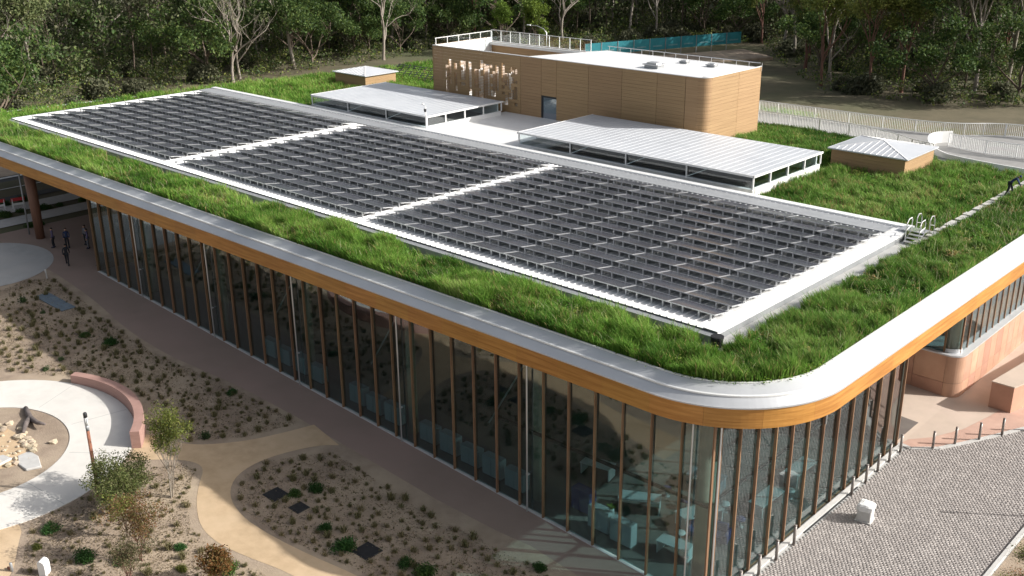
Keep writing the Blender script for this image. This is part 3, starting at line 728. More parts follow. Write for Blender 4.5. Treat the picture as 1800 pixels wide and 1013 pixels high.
# ================================================================== CURVED RAMP AND BALUSTRADES
DECK = [(-34,49.6),(-24.2,49.8),(-20.5,49.4),(-17.2,48.2),(-15.1,46.9),(-13.2,46.4),(-11,46.1),(-8,45.6),(-6,45.5),(6,45.5),(6,60),(-9,59.6),(-11.6,59),(-13.6,57.2),(-15.6,55.8),(-20,55.0),(-28,54.8),(-34,54.6)]
struct('ramp_deck', MB().prism(DECK, 10.3, 11.06), 'ramp_concrete')
def balustrade(path, z, label, h=1.1):
    t = thing('picket_balustrade', label, 'balustrade', (path[0][0], path[0][1], z)); bx, by = path[0]
    p = smoothpoly(path, 2); seg = []; 
    pts = [Vector((x-bx, y-by)) for x, y in p]
    d = [0]
    for a, b in zip(pts[:-1], pts[1:]): d.append(d[-1]+(b-a).length)
    pk = MB(); s = 0; i = 0
    while s < d[-1]:
        while d[i+1] < s: i += 1
        q = pts[i].lerp(pts[i+1], (s-d[i])/(d[i+1]-d[i])); pk.box(q.x-.018,q.x+.018,q.y-.018,q.y+.018,.08,h-.04); s += .15
    pk.build('pickets', 'white_paint', t)['kind'] = 'stuff'
    mb = MB(); mb.tube([(q.x,q.y,h) for q in pts], .035, 6); mb.build('top_rail', 'white_paint', t)
    mb = MB(); mb.tube([(q.x,q.y,.07) for q in pts], .03, 6); mb.build('bottom_rail', 'white_paint', t)
    for k in range(0, len(pts), 3): MB().box(pts[k].x-.035,pts[k].x+.035,pts[k].y-.035,pts[k].y+.035,0,h).build('post', 'white_paint', t)
    return t
balustrade([(-33.2,54.3),(-28,54.5),(-23.6,54.5),(-19.5,54.7),(-16,55.3),(-14.2,56.3),(-12.6,57.9),(-10.3,58.8),(-4,59.2),(3,59.3)], 11.06, 'long white picket balustrade along the far edge of the curved ramp')
balustrade([(-33,49.9),(-28,50.0),(-24.2,50.1),(-20.4,49.7),(-17.0,48.5),(-15.0,47.2),(-13.3,46.8)], 11.06, 'white picket balustrade along the near grassy edge of the ramp')
balustrade([(-13.9,51.5),(-11.0,50.6),(-8,50.8),(-4,51.2),(3,51.2)], 11.06, 'short white picket balustrade on the right beyond the curled parapet')
t = thing('curled_parapet', 'white curled parapet wall at the end of the ramp balustrade', 'parapet', (0,0,11.06))
cp = smoothpoly([(-14.3,53.2),(-15.3,52.0),(-15.2,50.2),(-14.2,48.3),(-12.4,47.1),(-10,46.5),(-7,46.1),(-3,45.9),(3,45.9)], 3); mb = MB()
for i, (x, y) in enumerate(cp):
    f = i/(len(cp)-1); h = .95 if f < .25 else .95-.55*min(1,(f-.25)/.25)
    a = Vector(cp[max(i-1,0)]); b = Vector(cp[min(i+1,len(cp)-1)]); d = (b-a).normalized(); n = Vector((-d.y,d.x))*.05
    mb.v += [(x-n.x,y-n.y,-.04),(x-n.x,y-n.y,h),(x+n.x,y+n.y,h),(x+n.x,y+n.y,-.04)]
for i in range(len(cp)-1):
    for k in range(4): mb.f.append((i*4+k, i*4+(k+1)%4, i*4+4+(k+1)%4, i*4+4+k))
mb.build('wall', 'white_paint', t)
bpy.data.objects[t.name]['category'] = 'parapet'

# ================================================================== ROOF LADDER, DRAIN HEAD
t = thing('step_over_ladder', 'aluminium step-over ladder with hoop handrails at the corner of the white roof', 'ladder', (-6.0,24.2,11.04))
for k in range(3): MB().box(.25+.0,1.05,-.05+.32*k,.22+.32*k,.16+.14*k,.20+.14*k).build('step', 'aluminium', t)
MB().box(-.5,1.05,.95,1.75,.55,.60).build('platform', 'aluminium', t)
for k in range(3): MB().box(.25,1.05,1.85+.3*k,2.1+.3*k,.44-.14*k,.48-.14*k).build('step', 'aluminium', t)
for x in (.25,1.05):
    MB().bar((x,-.1,.0),(x,1.0,.58),.05).bar((x,2.7,.0),(x,1.7,.58),.05).build('stringer', 'aluminium', t)
    MB().tube([(x,.2,.2),(x,.25,1.2),(x,.45,1.42),(x,.85,1.45),(x,1.0,1.25),(x,1.0,.6)], .03, 6).build('handrail_hoop', 'aluminium', t)
    MB().tube([(x,2.5,.1),(x,2.4,1.15),(x,2.2,1.4),(x,1.85,1.45),(x,1.7,1.25),(x,1.7,.6)], .03, 6).build('handrail_hoop', 'aluminium', t)
    MB().tube([(x,.23,.8),(x,1.0,.95)], .022, 6).tube([(x,2.45,.75),(x,1.7,.95)], .022, 6).build('mid_rail', 'aluminium', t)
t = thing('rainwater_head', 'black round rainwater head at the front corner of the white roof', 'drain', (-5.75,3.95,10.98))
MB().lathe([(.24,0),(.26,.42),(.31,.43),(.31,.53),(.24,.54),(.23,.45),(.02,.45)], 18).build('basket', 'black_rubber', t, False)
for k in range(12): a = k*R(30); MB().bar((.255*math.cos(a),.255*math.sin(a),.02),(.27*math.cos(a),.27*math.sin(a),.42),.02).build('rib', 'dark_metal', t)

# ================================================================== TERRACOTTA WING
t = thing('terracotta_wing', 'terracotta-panelled wing with band of tall windows under the roof overhang', 'building', (0,0,0))
WX, WY, SILL = -2.85, 28.6, 2.85; cr = .9
warc = [(WX-cr+cr*math.sin(R(a)), WY+cr-cr*math.cos(R(a))) for a in range(0, 91, 10)]
for (a, b) in ((-11.5,-9.6),(-9.6,-7.7),(-7.7,-5.8),(-5.8,WX-cr)):
    for (z0, z1) in ((0.0,1.0),(1.0,SILL)): MB().box(a+.014,b-.014,WY,WY+.1,z0+.012,z1-.012).build('wall_panel', 'terracotta', t)
for (z0, z1) in ((0,1.0),(1.0,SILL)):
    mb = MB()
    for (p, q) in zip(warc[:-1], warc[1:]): mb.add([(*p,z0+.008),(*q,z0+.008),(*q,z1-.008),(*p,z1-.008)], [(0,1,2,3)])
    mb.build('curved_wall_panel', 'terracotta', t, True)
y = WY+cr; k = 0
while y < 50:
    y2 = y+1.12
    for (z0, z1) in ((0,1.0),(1.0,SILL)): MB().box(WX-.1,WX,y+.016,y2-.016,z0+.012,z1-.012).build('wall_panel', 'terracotta', t)
    MB().box(WX-.5,WX-.38,y-.05,y+.05,SILL,H0).build('mullion', 'mullion_timber', t)
    MB().box(WX-.44,WX-.42,y+.05,y2-.05,SILL+.05,H0).build('pane', 'glass', t)
    y = y2; k += 1
MB().prism([(WX-cr,WY+.11)]+[(x-.10,y+.10) for x, y in warc]+[(WX-.11,50),(-11.5,50),(-11.5,WY+.11)], -.05, SILL-.01).build('wall_core', 'dark_metal', t)
MB().prism([(-11.5,WY-.02)]+[(x,y) for x, y in [(WX-cr,WY-.02)]]+[(x+.02,y-.02) for x, y in warc]+[(WX+.02,50),(-11.5,50)], SILL, SILL+.10).build('sill', 'zinc', t)
MB().tube([(WX-1.0,WY+1.0,SILL+.05),(WX-1.0,WY+1.0,H0)], .42, 20).build('corner_column', 'column_concrete', t, True)
garc = [(WX-1.15+.75*math.sin(R(a)), WY+1.1-.75*math.cos(R(a))) for a in range(0, 91, 9)]
mb = MB()
for (p, q) in zip(garc[:-1], garc[1:]): mb.add([(*p,SILL+.1),(*q,SILL+.1),(*q,H0),(*p,H0)], [(0,1,2,3)])
mb.build('curved_pane', 'glass', t, True)
mb = MB()
for (p, q) in zip(garc[:-1], garc[1:]): mb.bar((*p,SILL+.22),(*q,SILL+.22),.08,.26)
mb.build('curved_sill', 'zinc', t)
for x in (-4.1,-5.9,-7.7,-9.5): MB().box(x-.05,x+.05,WY+.3,WY+.42,SILL,H0).build('mullion', 'mullion_timber', t)
MB().box(-11.5,-4.15,WY+.34,WY+.36,SILL+.1,H0).build('pane', 'glass', t)
MB().box(-11.5,WX-2.2,WY+3,WY+3.2,SILL,H0).box(-7.2,-7.0,WY+3.2,50,SILL,H0).build('inner_wall', 'interior_wall', t)
MB().tube([(-6.3,WY-.15,.0),(-6.3,WY-.15,H0)], .05, 8).tube([(-6.5,WY-.15,.0),(-6.5,WY-.15,H0)], .05, 8).build('downpipe', 'aluminium', t, True)
# low terracotta block wall
t = thing('terracotta_planter_wall', 'thick low terracotta wall with pale flat top at the right edge', 'wall', (-.95,29.1,.02))
MB().prism([(0,0),(1.35,0),(4.6,14),(1.6,14)], 0, 1.72).build('body', 'terracotta', t); MB().prism([(-.02,-.02),(1.37,-.02),(4.62,14.02),(1.58,14.02)], 1.722, 1.80).build('capping', 'beige_concrete', t)

# ================================================================== PLAZA FURNITURE
def bollard():
    t = thing('bollard', '', 'bollard'); MB().lathe([(.075,0),(.075,1.10)], 12).build('tube', 'steel_post', t, True)
    MB().lathe([(.08,1.10),(.08,1.14),(.06,1.155)], 12).build('cap', 'steel_post', t, True); MB().lathe([(.10,0),(.10,.02),(.065,.025)], 12).build('base_plate', 'steel_post', t, True)
    return t
def dup(root, loc, rz=0):
    r = root.copy(); C.objects.link(r); r.location = loc; r.rotation_euler = (0,0,rz)
    for ch in list(root.children):
        c = ch.copy(); C.objects.link(c); c.parent = r
        for g in list(ch.children): d = g.copy(); C.objects.link(d); d.parent = c
    return r
BOL = [(-2.55,2.1),(-2.55,3.8),(-2.55,5.45),(-2.55,7.2),(-2.55,13.5),(-2.55,15.2),(-2.6,16.8),(-2.6,18.3),(-2.6,19.8),(-1.35,21.4),(-.6,22.8),(.25,24.3),(1.05,25.8),(1.95,27.4)]
b0 = bollard(); allb = [b0 if i == 0 else dup(b0, (0,0,0)) for i in range(len(BOL))]
for i, (x, y) in enumerate(BOL):
    o = allb[i]; o.location = (x, y, .03); o['group'] = 'steel bollards around the glazed end'
    o['label'] = ('thin steel bollard beside the end glazing, %s from the near building corner' % ORD(i)) if i < 9 else ('thin steel bollard on the pink paving edge, %s from the glass' % ORD(i-9))
t = thing('plaza_bin', 'pale square bin wrapped in white plastic standing alone on the cobbles', 'bin', (-.95,11.75,.03), R(8))
MB().prism([(-.36,-.36),(.36,-.36),(.36,.36),(-.36,.36)], 0, .80).build('body', 'pale_concrete', t, bevel=.03)
MB().prism([(-.42,-.42),(.42,-.42),(.42,.42),(-.42,.42)], 0, .06).build('plinth', 'pale_concrete', t)
mb = MB(); rs = random.Random(3); n = 18; g = []
for j in range(5):
    for i in range(n):
        a = 2*math.pi*i/n; r = (.38,.40,.39,.31,.12)[j]+rs.uniform(-.018,.018); q = max(abs(math.cos(a)),abs(math.sin(a)))
        mb.v.append((r/q*math.cos(a), r/q*math.sin(a), (.62,.76,.90,.98,1.01)[j]+rs.uniform(-.025,.025)))
for j in range(4):
    for i in range(n): mb.f.append((j*n+i, j*n+(i+1)%n, (j+1)*n+(i+1)%n, (j+1)*n+i))
mb.f.append(tuple(4*n+i for i in range(n))); mb.build('plastic_wrap', 'white_paint', t)
# pole whose shadow crosses the cobbles
t = thing('plaza_lamp_post', 'tall slim lamp post beside the cobbles just outside the picture', 'lamp post', (7.3,19.3,.03))
MB().lathe([(.16,0),(.16,.04),(.06,.06),(.05,3.6)], 10).build('pole', 'steel_post', t, True); MB().lathe([(.09,3.6),(.09,3.85),(.11,3.86),(.11,3.92),(.02,3.95)], 10).build('head', 'lamp_glass', t, True)

# ================================================================== GARDEN FURNITURE
t = thing('garden_light_column', 'rust-coloured light column with glass head by the white ring path', 'lamp post', (-30.73,-15.06,zg(-30.73)))
MB().lathe([(.16,0),(.16,.03),(.10,.05),(.085,3.8)], 14).build('column', 'rust_steel', t, True); MB().lathe([(.088,3.8),(.088,4.1)], 14).build('collar', 'grey_metal', t, True)
MB().lathe([(.075,4.1),(.075,4.56)], 14).build('lantern', 'lamp_glass', t, True); MB().lathe([(.10,4.56),(.10,4.78),(.07,4.82)], 14).build('cap', 'dark_metal', t, True)
for k in range(3): a = k*R(120); MB().tube([(.085*math.cos(a),.085*math.sin(a),4.1),(.085*math.cos(a),.085*math.sin(a),4.56)], .012, 5).build('lantern_bar', 'grey_metal', t)
t = thing('curved_seat_wall', 'curved pinkish rammed-earth seat wall on the rim of the ring path', 'wall', (0,0,0)); mb = MB()
A = [R(118-70*i/36) for i in range(37)]
for a in A:
    for r, k in ((RO+.02,0),(RO+.02,1),(RO+.55,1),(RO+.55,0)):
        x = RC[0]+r*math.cos(a); mb.v.append((x, RC[1]+r*math.sin(a), zg(x)-.1 if k == 0 else zg(-39)+.80))
for i in range(36):
    for k in range(3): mb.f.append((i*4+k, i*4+k+1, i*4+5+k, i*4+4+k))
mb.f += [(3,2,1,0),(144,145,146,147)]; mb.build('wall', 'rammed_wall', t)
t = tag(MB().box(-2.0,2.0,-.55,.55,0,.05).build('ground_panel', 'blue_grey_mat', bevel=.01), 'long flat blue-grey ground panel in the shaded garden bed', 'panel'); t.location = (-56.6,-5.25,zg(-56.6)+.01); t.rotation_euler = (0,R(2.86),R(3))
for (x, y, s, lb) in ((-24.3,-8.5,.50,'larger of the two neighbouring square black pit covers in the bed'),(-22.45,-8.35,.40,'smaller of the two neighbouring square black pit covers in the bed'),(-17.15,-8.2,.54,'black square pit cover alone at the edge of the golden path')):
    o = thing('pit_cover', lb, 'pit cover', (x,y,zg(x)+.01), R(2)); o.rotation_euler.y = math.atan(.05); MB().box(-s,s,-s,s,0,.04).build('frame', 'dark_metal', o, bevel=.01); MB().box(-s*.9,s*.9,-s*.9,s*.9,.041,.06).build('lid', 'black_rubber', o)
t = thing('service_box', 'small white curved service box at the lower left garden edge', 'service box', (-26.5,-20.0,zg(-26.5)), R(35))
prof = [(0,0),(.34,0),(.34,.55),(.31,.68),(.22,.76),(.10,.78),(0,.72)]; mb = MB()
for y in (-.22,.22): mb.v += [(x,y,z) for x, z in prof]
n = len(prof); mb.f = [tuple(range(n)), tuple(range(2*n-1,n-1,-1))]+[(i,n+i,n+(i+1)%n,(i+1)%n) for i in range(n)]; mb.build('casing', 'white_paint', t); MB().box(.342,.36,-.17,.17,.08,.52).build('door', 'white_metal', t)
t = thing('path_marker', 'short grey and rust marker post beside the golden path corner', 'marker', (-27.6,-20.9,zg(-27.6))); MB().lathe([(.07,0),(.07,.45),(.05,.48)], 10).build('post', 'grey_metal', t, True); MB().tube([(-.05,0,.12),(-.3,-.05,.10)], .06, 8).build('tap', 'rust_steel', t, True)
t = thing('garden_stake', 'short pale stake near the round pad', 'stake', (-61.5,-3.6,zg(-61.5))); MB().box(-.04,.04,-.04,.04,0,.75).build('stake', 'pale_concrete', t); MB().box(-.07,.07,-.05,-.041,.5,.72).build('plate', 'white_paint', t)
# driftwood and stone slabs in the ring
t = thing('driftwood_log', 'forked dark driftwood log lying inside the ring bed', 'log', (-41.0,-14.1,zg(-41)+.12))
MB().tube([(-1.3,.35,.0),(-.5,.12,.05),(.3,-.05,.02),(1.3,-.1,.12),(2.0,.05,.2)], [.13,.17,.17,.13,.07], 9).build('trunk', 'driftwood', t, True); MB().tube([(.1,0,.03),(.8,-.55,.05),(1.7,-1.1,.0)], [.15,.16,.09], 9).build('fork', 'driftwood', t, True)
def slabstone(x, y, a, b, label):
    o = thing('stone_slab', label, 'stone', (x,y,zg(x)+.06), rnd.uniform(0,3)); MB().prism([(-a,-b*.8),(a*.2,-b),(a,-b*.5),(a*.8,b*.7),(-.1*a,b),(-a*.9,b*.6)], -.1, .04).build('stone', 'pale_concrete', o, bevel=.03)
slabstone(-36.4,-16.2,1.1,.55,'flat pale stone slab at the right rim of the creek bed'); slabstone(-37.6,-17.9,1.2,.6,'flat pale stone slab bridging the creek at the left picture edge')
# rocks of the creek
def rock(seed):
    rs = random.Random(seed); bm = bmesh.new(); bmesh.ops.create_icosphere(bm, subdivisions=1, radius=1)
    for v in bm.verts: v.co *= rs.uniform(.7,1.1); v.co.z *= .62
    me = bpy.data.meshes.new('rock'); bm.to_mesh(me); bm.free(); me.materials.append(MATS['sandstone']); return me
RK = [rock(i) for i in range(5)]; rs = random.Random(21); CRK = smoothpoly([(-43.8,-16.4),(-41.6,-15.9),(-39.8,-15.3),(-37.4,-15.3),(-36.5,-16.8),(-37.9,-19.0)], 2)
for i in range(110):
    p = CRK[rs.randrange(len(CRK))]; x = p[0]+rs.gauss(0,.45); y = p[1]+rs.gauss(0,.35)-.3*rs.random()
    if i > 70: x = rs.uniform(-43,-37.3); y = rs.uniform(-18.2,-16)
    s = rs.uniform(.13,.34) if i <= 70 else rs.uniform(.08,.17); o = obj('creek_rock', RK[i % 5], None, None, (x,y,zg(x)+s*.25), rs.uniform(0,6), (s,s*rs.uniform(.7,1),s))
    tag(o, 'honey-coloured sandstone rock edging the dry creek inside the ring path' if i <= 70 else 'small honey-coloured creek stone between the larger edging rocks', 'rock', 'sandstone rocks of the dry creek')

# ================================================================== STREET SIDE, FAR LEFT
for i, (x, y) in enumerate(((-80.2,.6),(-79.7,2.2))):
    t = thing('road_barrier', 'red and white road barrier, %s of two on the shoulder path' % ('left','right')[i], 'barrier', (x,y,zg(x)+.03), R(80))
    MB().box(-.6,.6,-.03,.03,.75,1.05).build('board', 'red_plastic', t); MB().box(-.5,.5,-.025,.025,.35,.55).build('lower_board', 'white_paint', t)
    for s in (-.5,.5): MB().bar((s,-.3,0),(s,0,1.0),.05).bar((s,.3,0),(s,0,1.0),.05).build('leg', 'white_paint', t)
# ================================================================== FAR BACKGROUND
t = thing('banner_barrier', 'long teal banner barrier along the far road behind the pavilion', 'barrier', (0,0,0)); pa, pb = Vector((-92,100,6.2)), Vector((-79.5,127.5,6.6))
for i in range(10):
    a = pa.lerp(pb,i/10+.0015); b = pa.lerp(pb,(i+1)/10-.0015)
    d = (b-a).normalized(); nrm = Vector((d.y,-d.x,0))
    pn = MB().add([(a.x,a.y,a.z),(b.x,b.y,b.z),(b.x,b.y,b.z+1.9),(a.x,a.y,a.z+1.9)]+[(p[0]-nrm.x*.04,p[1]-nrm.y*.04,p[2]) for p in [(a.x,a.y,a.z),(b.x,b.y,b.z),(b.x,b.y,b.z+1.9),(a.x,a.y,a.z+1.9)]], [(0,1,2,3),(7,6,5,4),(0,3,7,4),(1,5,6,2),(3,2,6,7),(0,4,5,1)]).build('banner_panel', 'teal', t)
    c = a.lerp(b,.2)+nrm*.02; e = a.lerp(b,.8)+nrm*.02; MB().bar((c.x,c.y,c.z+.62),(e.x,e.y,e.z+.62),.02,.22).build('print', 'banner_print', pn)
    MB().box(a.x-.05,a.x+.05,a.y-.05,a.y+.05,a.z-1.2,a.z+1.95).build('post', 'grey_metal', t)
struct('far_road', MB().prism([(-91.5,98),(-79,127.5),(-70,122),(-83,94)], 4.2, 5.6), 'soil')
t = thing('street_light', 'curved-arm street light behind the pavilion roof', 'street light', (-88.5,86.5,zt(-88.5,86.5)))
MB().tube([(0,0,0),(0,0,6.2),(-.5,-.1,6.75),(-1.6,-.4,7.15),(-2.6,-.7,7.2)], [.11,.08,.06,.05,.045], 8).build('pole', 'aluminium', t, True); MB().box(-3.2,-2.5,-.95,-.65,7.14,7.28).build('lamp_head', 'white_paint', t, bevel=.03)

# ================================================================== INTERIOR FURNITURE SEEN THROUGH THE GLASS
def desk(x, y, rz, w, d, label, m='furniture_white'):
    t = thing('desk', label, 'desk', (x,y,zg(x)+.05), rz); MB().box(-w/2,w/2,-d/2,d/2,.70,.75).build('top', m, t)
    for sx in (-1,1): MB().box(sx*(w/2-.06)-.03,sx*(w/2-.06)+.03,-d/2+.05,d/2-.05,0,.70).build('side_panel', m, t)
    MB().box(-w/2+.1,w/2-.1,d/2-.08,d/2-.05,.2,.70).build('modesty_panel', m, t)
def cabinet(x, y, w, d, h, label, m='cabinet_white', name='cabinet'):
    t = thing(name, label, 'cabinet', (x,y,zg(x)+.05)); MB().box(-w/2,w/2,-d/2,d/2,.08,h).build('carcass', m, t, bevel=.01)
    MB().box(-w/2+.04,w/2-.04,-d/2+.04,d/2-.04,0,.08).build('plinth', 'dark_metal', t)
    for k in range(2): MB().box(-w/2+.03+k*w/2,k*w/2-.03,-d/2-.02,-d/2-.001,.12,h-.04).build('door', m, t)
for i, x in enumerate((-15.7,-17.4,-19.1,-20.8,-22.5,-25.6,-27.3,-28.9,-33.0,-34.7,-36.4,-38.0)):
    cabinet(x,1.0,1.35,.5,1.15+.1*(i%2),'white low cabinet behind the long glass wall, %s from the near corner' % ORD(i))
desk(-13.5,5.2,.2,1.8,.9,'white reception desk deep behind the front glass'); desk(-9.9,4.2,.5,2.2,.9,'white desk near the middle of the corner room'); desk(-7.0,5.4,1.2,2.4,1.0,'wide white table near the right-hand glass')
cabinet(-10.2,1.3,1.3,.5,1.3,'white cabinet with plant against the corner front glass'); cabinet(-8.7,1.2,1.3,.5,1.3,'pale cabinet next to the plant cabinet behind the corner glass'); cabinet(-11.9,2.0,1.2,.6,1.3,'tall dark blue cabinet behind the corner front glass','furniture_blue')
desk(-6.3,2.2,.1,1.7,.8,'white desk against the glass corner'); desk(-5.2,9.0,1.57,2.2,.9,'long white desk behind the end glazing'); desk(-5.4,13.0,1.57,2.2,.9,'far white desk behind the end glazing')
desk(-8.6,8.5,.2,2.0,1.0,'grey table in the middle of the corner room','furniture_grey')
for i, (x, y) in enumerate(((-5.6,3.6),(-6.8,3.4),(-5.3,6.6),(-6.6,7.2),(-8.2,6.0),(-4.8,10.8),(-9.6,6.2))):
    t = thing('stool', 'round-seated stool in the corner room, %s from the glass corner' % ORD(i), 'stool', (x,y,zg(x)+.05), group='stools in the corner room')
    m = 'furniture_white' if i % 2 else 'furniture_blue'
    MB().lathe([(.26,.42),(.28,.46),(.26,.50),(.01,.505)], 16).build('seat', m, t, True); MB().tube([(0,0,.02),(0,0,.42)], .04, 8).build('stem', 'grey_metal', t); MB().lathe([(.2,0),(.2,.02),(.03,.03)], 14).build('foot', 'grey_metal', t, True)
t = thing('sofa', 'navy sofa behind the front glass near the corner column', 'sofa', (-5.9,4.6,zg(-5.9)+.05), .3)
MB().box(-.9,.9,-.4,.4,.1,.42).build('seat', 'furniture_blue', t, bevel=.05); MB().box(-.9,.9,.3,.5,.3,.85).build('backrest', 'furniture_blue', t, bevel=.05)
for s in (-1,1): MB().box(s*.95-.1,s*.95+.1,-.4,.5,.1,.6).build('armrest', 'furniture_blue', t, bevel=.04)
t = thing('potted_plant', 'bright green plant standing on the cabinet behind the glass', 'plant', (-9.6,1.35,zg(-9.6)+1.36)); MB().lathe([(.10,0),(.14,.18),(.12,.18)], 12).build('pot', 'furniture_white', t, True)
mb = MB(); rs = random.Random(4)
for i in range(40):
    a = rs.uniform(0,6.3); e = rs.uniform(.3,1.3); L = rs.uniform(.18,.36); c = Vector((math.cos(a)*math.cos(e),math.sin(a)*math.cos(e),math.sin(e))); s = Vector((-math.sin(a),math.cos(a),0))*.05
    q = Vector((0,0,.17)); mb.add([q, q+c*L*.5+s, q+c*L, q+c*L*.5-s], [(0,1,2,3)])
me = mb.mesh('leaves'); setcol(me, np.tile((.25,.42,.03),(len(me.vertices),1))); obj('leaves', me, 'leaf', t)
# ================================================================== ROOF GRASS
def vnoise(x, y, s, seed):                                  # smooth value noise on arrays
    g = np.random.default_rng(seed).random((64,64)); u = x/s; v = y/s; i = np.floor(u).astype(int); j = np.floor(v).astype(int)
    fx = u-i; fy = v-j; fx = fx*fx*(3-2*fx); fy = fy*fy*(3-2*fy); G = lambda a, b: g[a % 64, b % 64]
    return (G(i,j)*(1-fx)+G(i+1,j)*fx)*(1-fy)+(G(i,j+1)*(1-fx)+G(i+1,j+1)*fx)*fy
HOLES = [(PX0-.3,PX1+.25,PY0-.80,PY1+.6),(-6.4,-5.0,3.1,4.7),(PX1,PX1+1.05,PY0-.3,24.8),(-67.6,-17.7,26.2,37.9),(-62,-28.5,36,47.2),(-18.3,-12.1,39,44.6),(-78.5,-72.8,38.4,43.2),(-5.5,-4.85,24.4,46)]
inner = inset(1.12)
def blades(n, box, zbase, hmin, hmax, wid, poly, pal, seed, holes=HOLES, lean=.5, inv=True, extra=None, seg=True, lumpy=.7):
    r = np.random.default_rng(seed); x = r.uniform(box[0],box[1],n); y = r.uniform(box[2],box[3],n)
    ok = inpoly(x, y, poly)
    for (a,b,c,d) in holes: ok &= ~((x>a)&(x<b)&(y>c)&(y<d))
    if extra is not None: ok &= extra(x, y)
    x, y = x[ok], y[ok]; n = len(x)
    lump = .5*vnoise(x,y,1.1,seed+1)+.5*vnoise(x,y,.5,seed+2); lump = np.clip((lump-.5)*1.9+.5,0,1); big = vnoise(x,y,3.2,seed+3)
    keep = r.random(n) < .30+1.0*lump; x, y, lump, big = x[keep], y[keep], lump[keep], big[keep]; n = len(x)
    lump = lump*np.clip(.55+.75*big,0,1.15)
    h = (hmin+(hmax-hmin)*np.clip(lumpy*lump+(1-lumpy)*r.random(n),0,1))*r.uniform(.7,1.15,n)
    a = r.uniform(0,6.283,n); b = r.uniform(0,6.283,n); ln = h*lean*r.uniform(.3,1.2,n)
    # common wind lean
    lx = np.cos(b)*ln-.12*h; ly = np.sin(b)*ln-.06*h; wx = np.cos(a)*wid*r.uniform(.6,1.3,n); wy = np.sin(a)*wid*r.uniform(.6,1.3,n)
    zb = np.full(n, zbase); P = lambda X,Y,Z: np.stack([X,Y,Z],1)
    if seg:
        v = np.stack([P(x-wx,y-wy,zb),P(x+wx,y+wy,zb),P(x+lx*.35+wx*.8,y+ly*.35+wy*.8,zb+h*.62),P(x+lx*.35-wx*.8,y+ly*.35-wy*.8,zb+h*.62),P(x+lx,y+ly,zb+h)],1).reshape(-1,3)
        i = np.arange(n)*5; f = np.concatenate([np.stack([i,i+1,i+2],1),np.stack([i,i+2,i+3],1),np.stack([i+3,i+2,i+4],1)]); k = 5; shade = np.array([.55,.55,.9,.9,1.1])
    else:
        v = np.stack([P(x-wx,y-wy,zb),P(x+wx,y+wy,zb),P(x+lx,y+ly,zb+h)],1).reshape(-1,3); i = np.arange(n)*3; f = np.stack([i,i+1,i+2],1); k = 3
    pal = np.array(pal); t = np.clip(big*.5+.55*r.random(n)+.25*(vnoise(x,y,1.4,seed+5)-.5),0,.999)*(len(pal)-1)
    i0 = t.astype(int); i1 = np.minimum(i0+1,len(pal)-1); fr = (t-i0)[:,None]; c = pal[i0]*(1-fr)+pal[i1]*fr; c = c*r.uniform(.6,1.2,n)[:,None]*(.72+.5*big)[:,None]
    br = r.random(n) < .05+.10*(vnoise(x,y,1.8,seed+9) > .72); c[br] = np.array((.42,.30,.14))*r.uniform(.6,1.2,br.sum())[:,None]
    cols = np.repeat(c[:,None,:],k,1).reshape(-1,3)
    return v, f, cols
def join(parts):
    vs, fs, cs = [], [], []; o = 0
    for v, f, c in parts: vs.append(v); fs.append(f+o); cs.append(c); o += len(v)
    return np.concatenate(vs), np.concatenate(fs), np.concatenate(cs)
PALF = [(.045,.13,.018),(.09,.23,.03),(.155,.315,.04),(.23,.37,.07),(.33,.40,.14)]
PALB = [(.045,.125,.018),(.08,.20,.028),(.125,.26,.038),(.185,.305,.065),(.27,.31,.11)]
gp = [blades(250000,(-40,0,-.9,4.4),10.95,.14,1.10,.017,inner,PALF,31), blades(105000,(-91,-40,-.9,4.4),10.95,.16,.98,.022,inner,PALF,32),
      blades(150000,(-5.9,0,4.4,27),10.95,.08,.92,.018,inner,PALB,33), blades(60000,(-6.2,0,27,50),10.95,.12,.6,.024,inner,PALB,34,extra=lambda x,y: y < 45.3+.0*x)]
gp.append(blades(26000,(-91,0,-.9,45),11.0,.55,1.05,.010,inner,[(.42,.46,.26),(.50,.48,.30),(.34,.40,.18)],36,lean=.7,extra=lambda x,y: (y < 4.2)|((x > -6)&(y < 45)),lumpy=.5))
tag(obj('roof_grass', npmesh('roof_grass', *(g := join(gp))[:2]), 'grass_blade'), 'green tussock grass along the front and right edges of the roof', 'grass', kind='stuff'); setcol(bpy.data.objects['roof_grass'].data, g[2])
behind = lambda x, y: ~inpoly(x, y, DECK)
gp = [blades(130000,(-28.6,-5.6,26.4,50),10.95,.12,.75,.026,inner,PALB,41,extra=behind), blades(30000,(-34,-14,44,50),10.95,.16,.46,.024,inner,PALB,45,extra=behind),
      blades(150000,(-92,-60,4,57),10.95,.14,.75,.03,inner,PALF,42), blades(26000,(-62,-28,46,57),10.95,.2,.5,.03,inner,PALF,43,extra=behind)]
g = join(gp); o = tag(obj('roof_meadow', npmesh('roof_meadow', g[0], g[1]), 'grass_blade'), 'green meadow grass on the back part of the roof around the pavilion', 'grass', kind='stuff'); setcol(o.data, g[2])
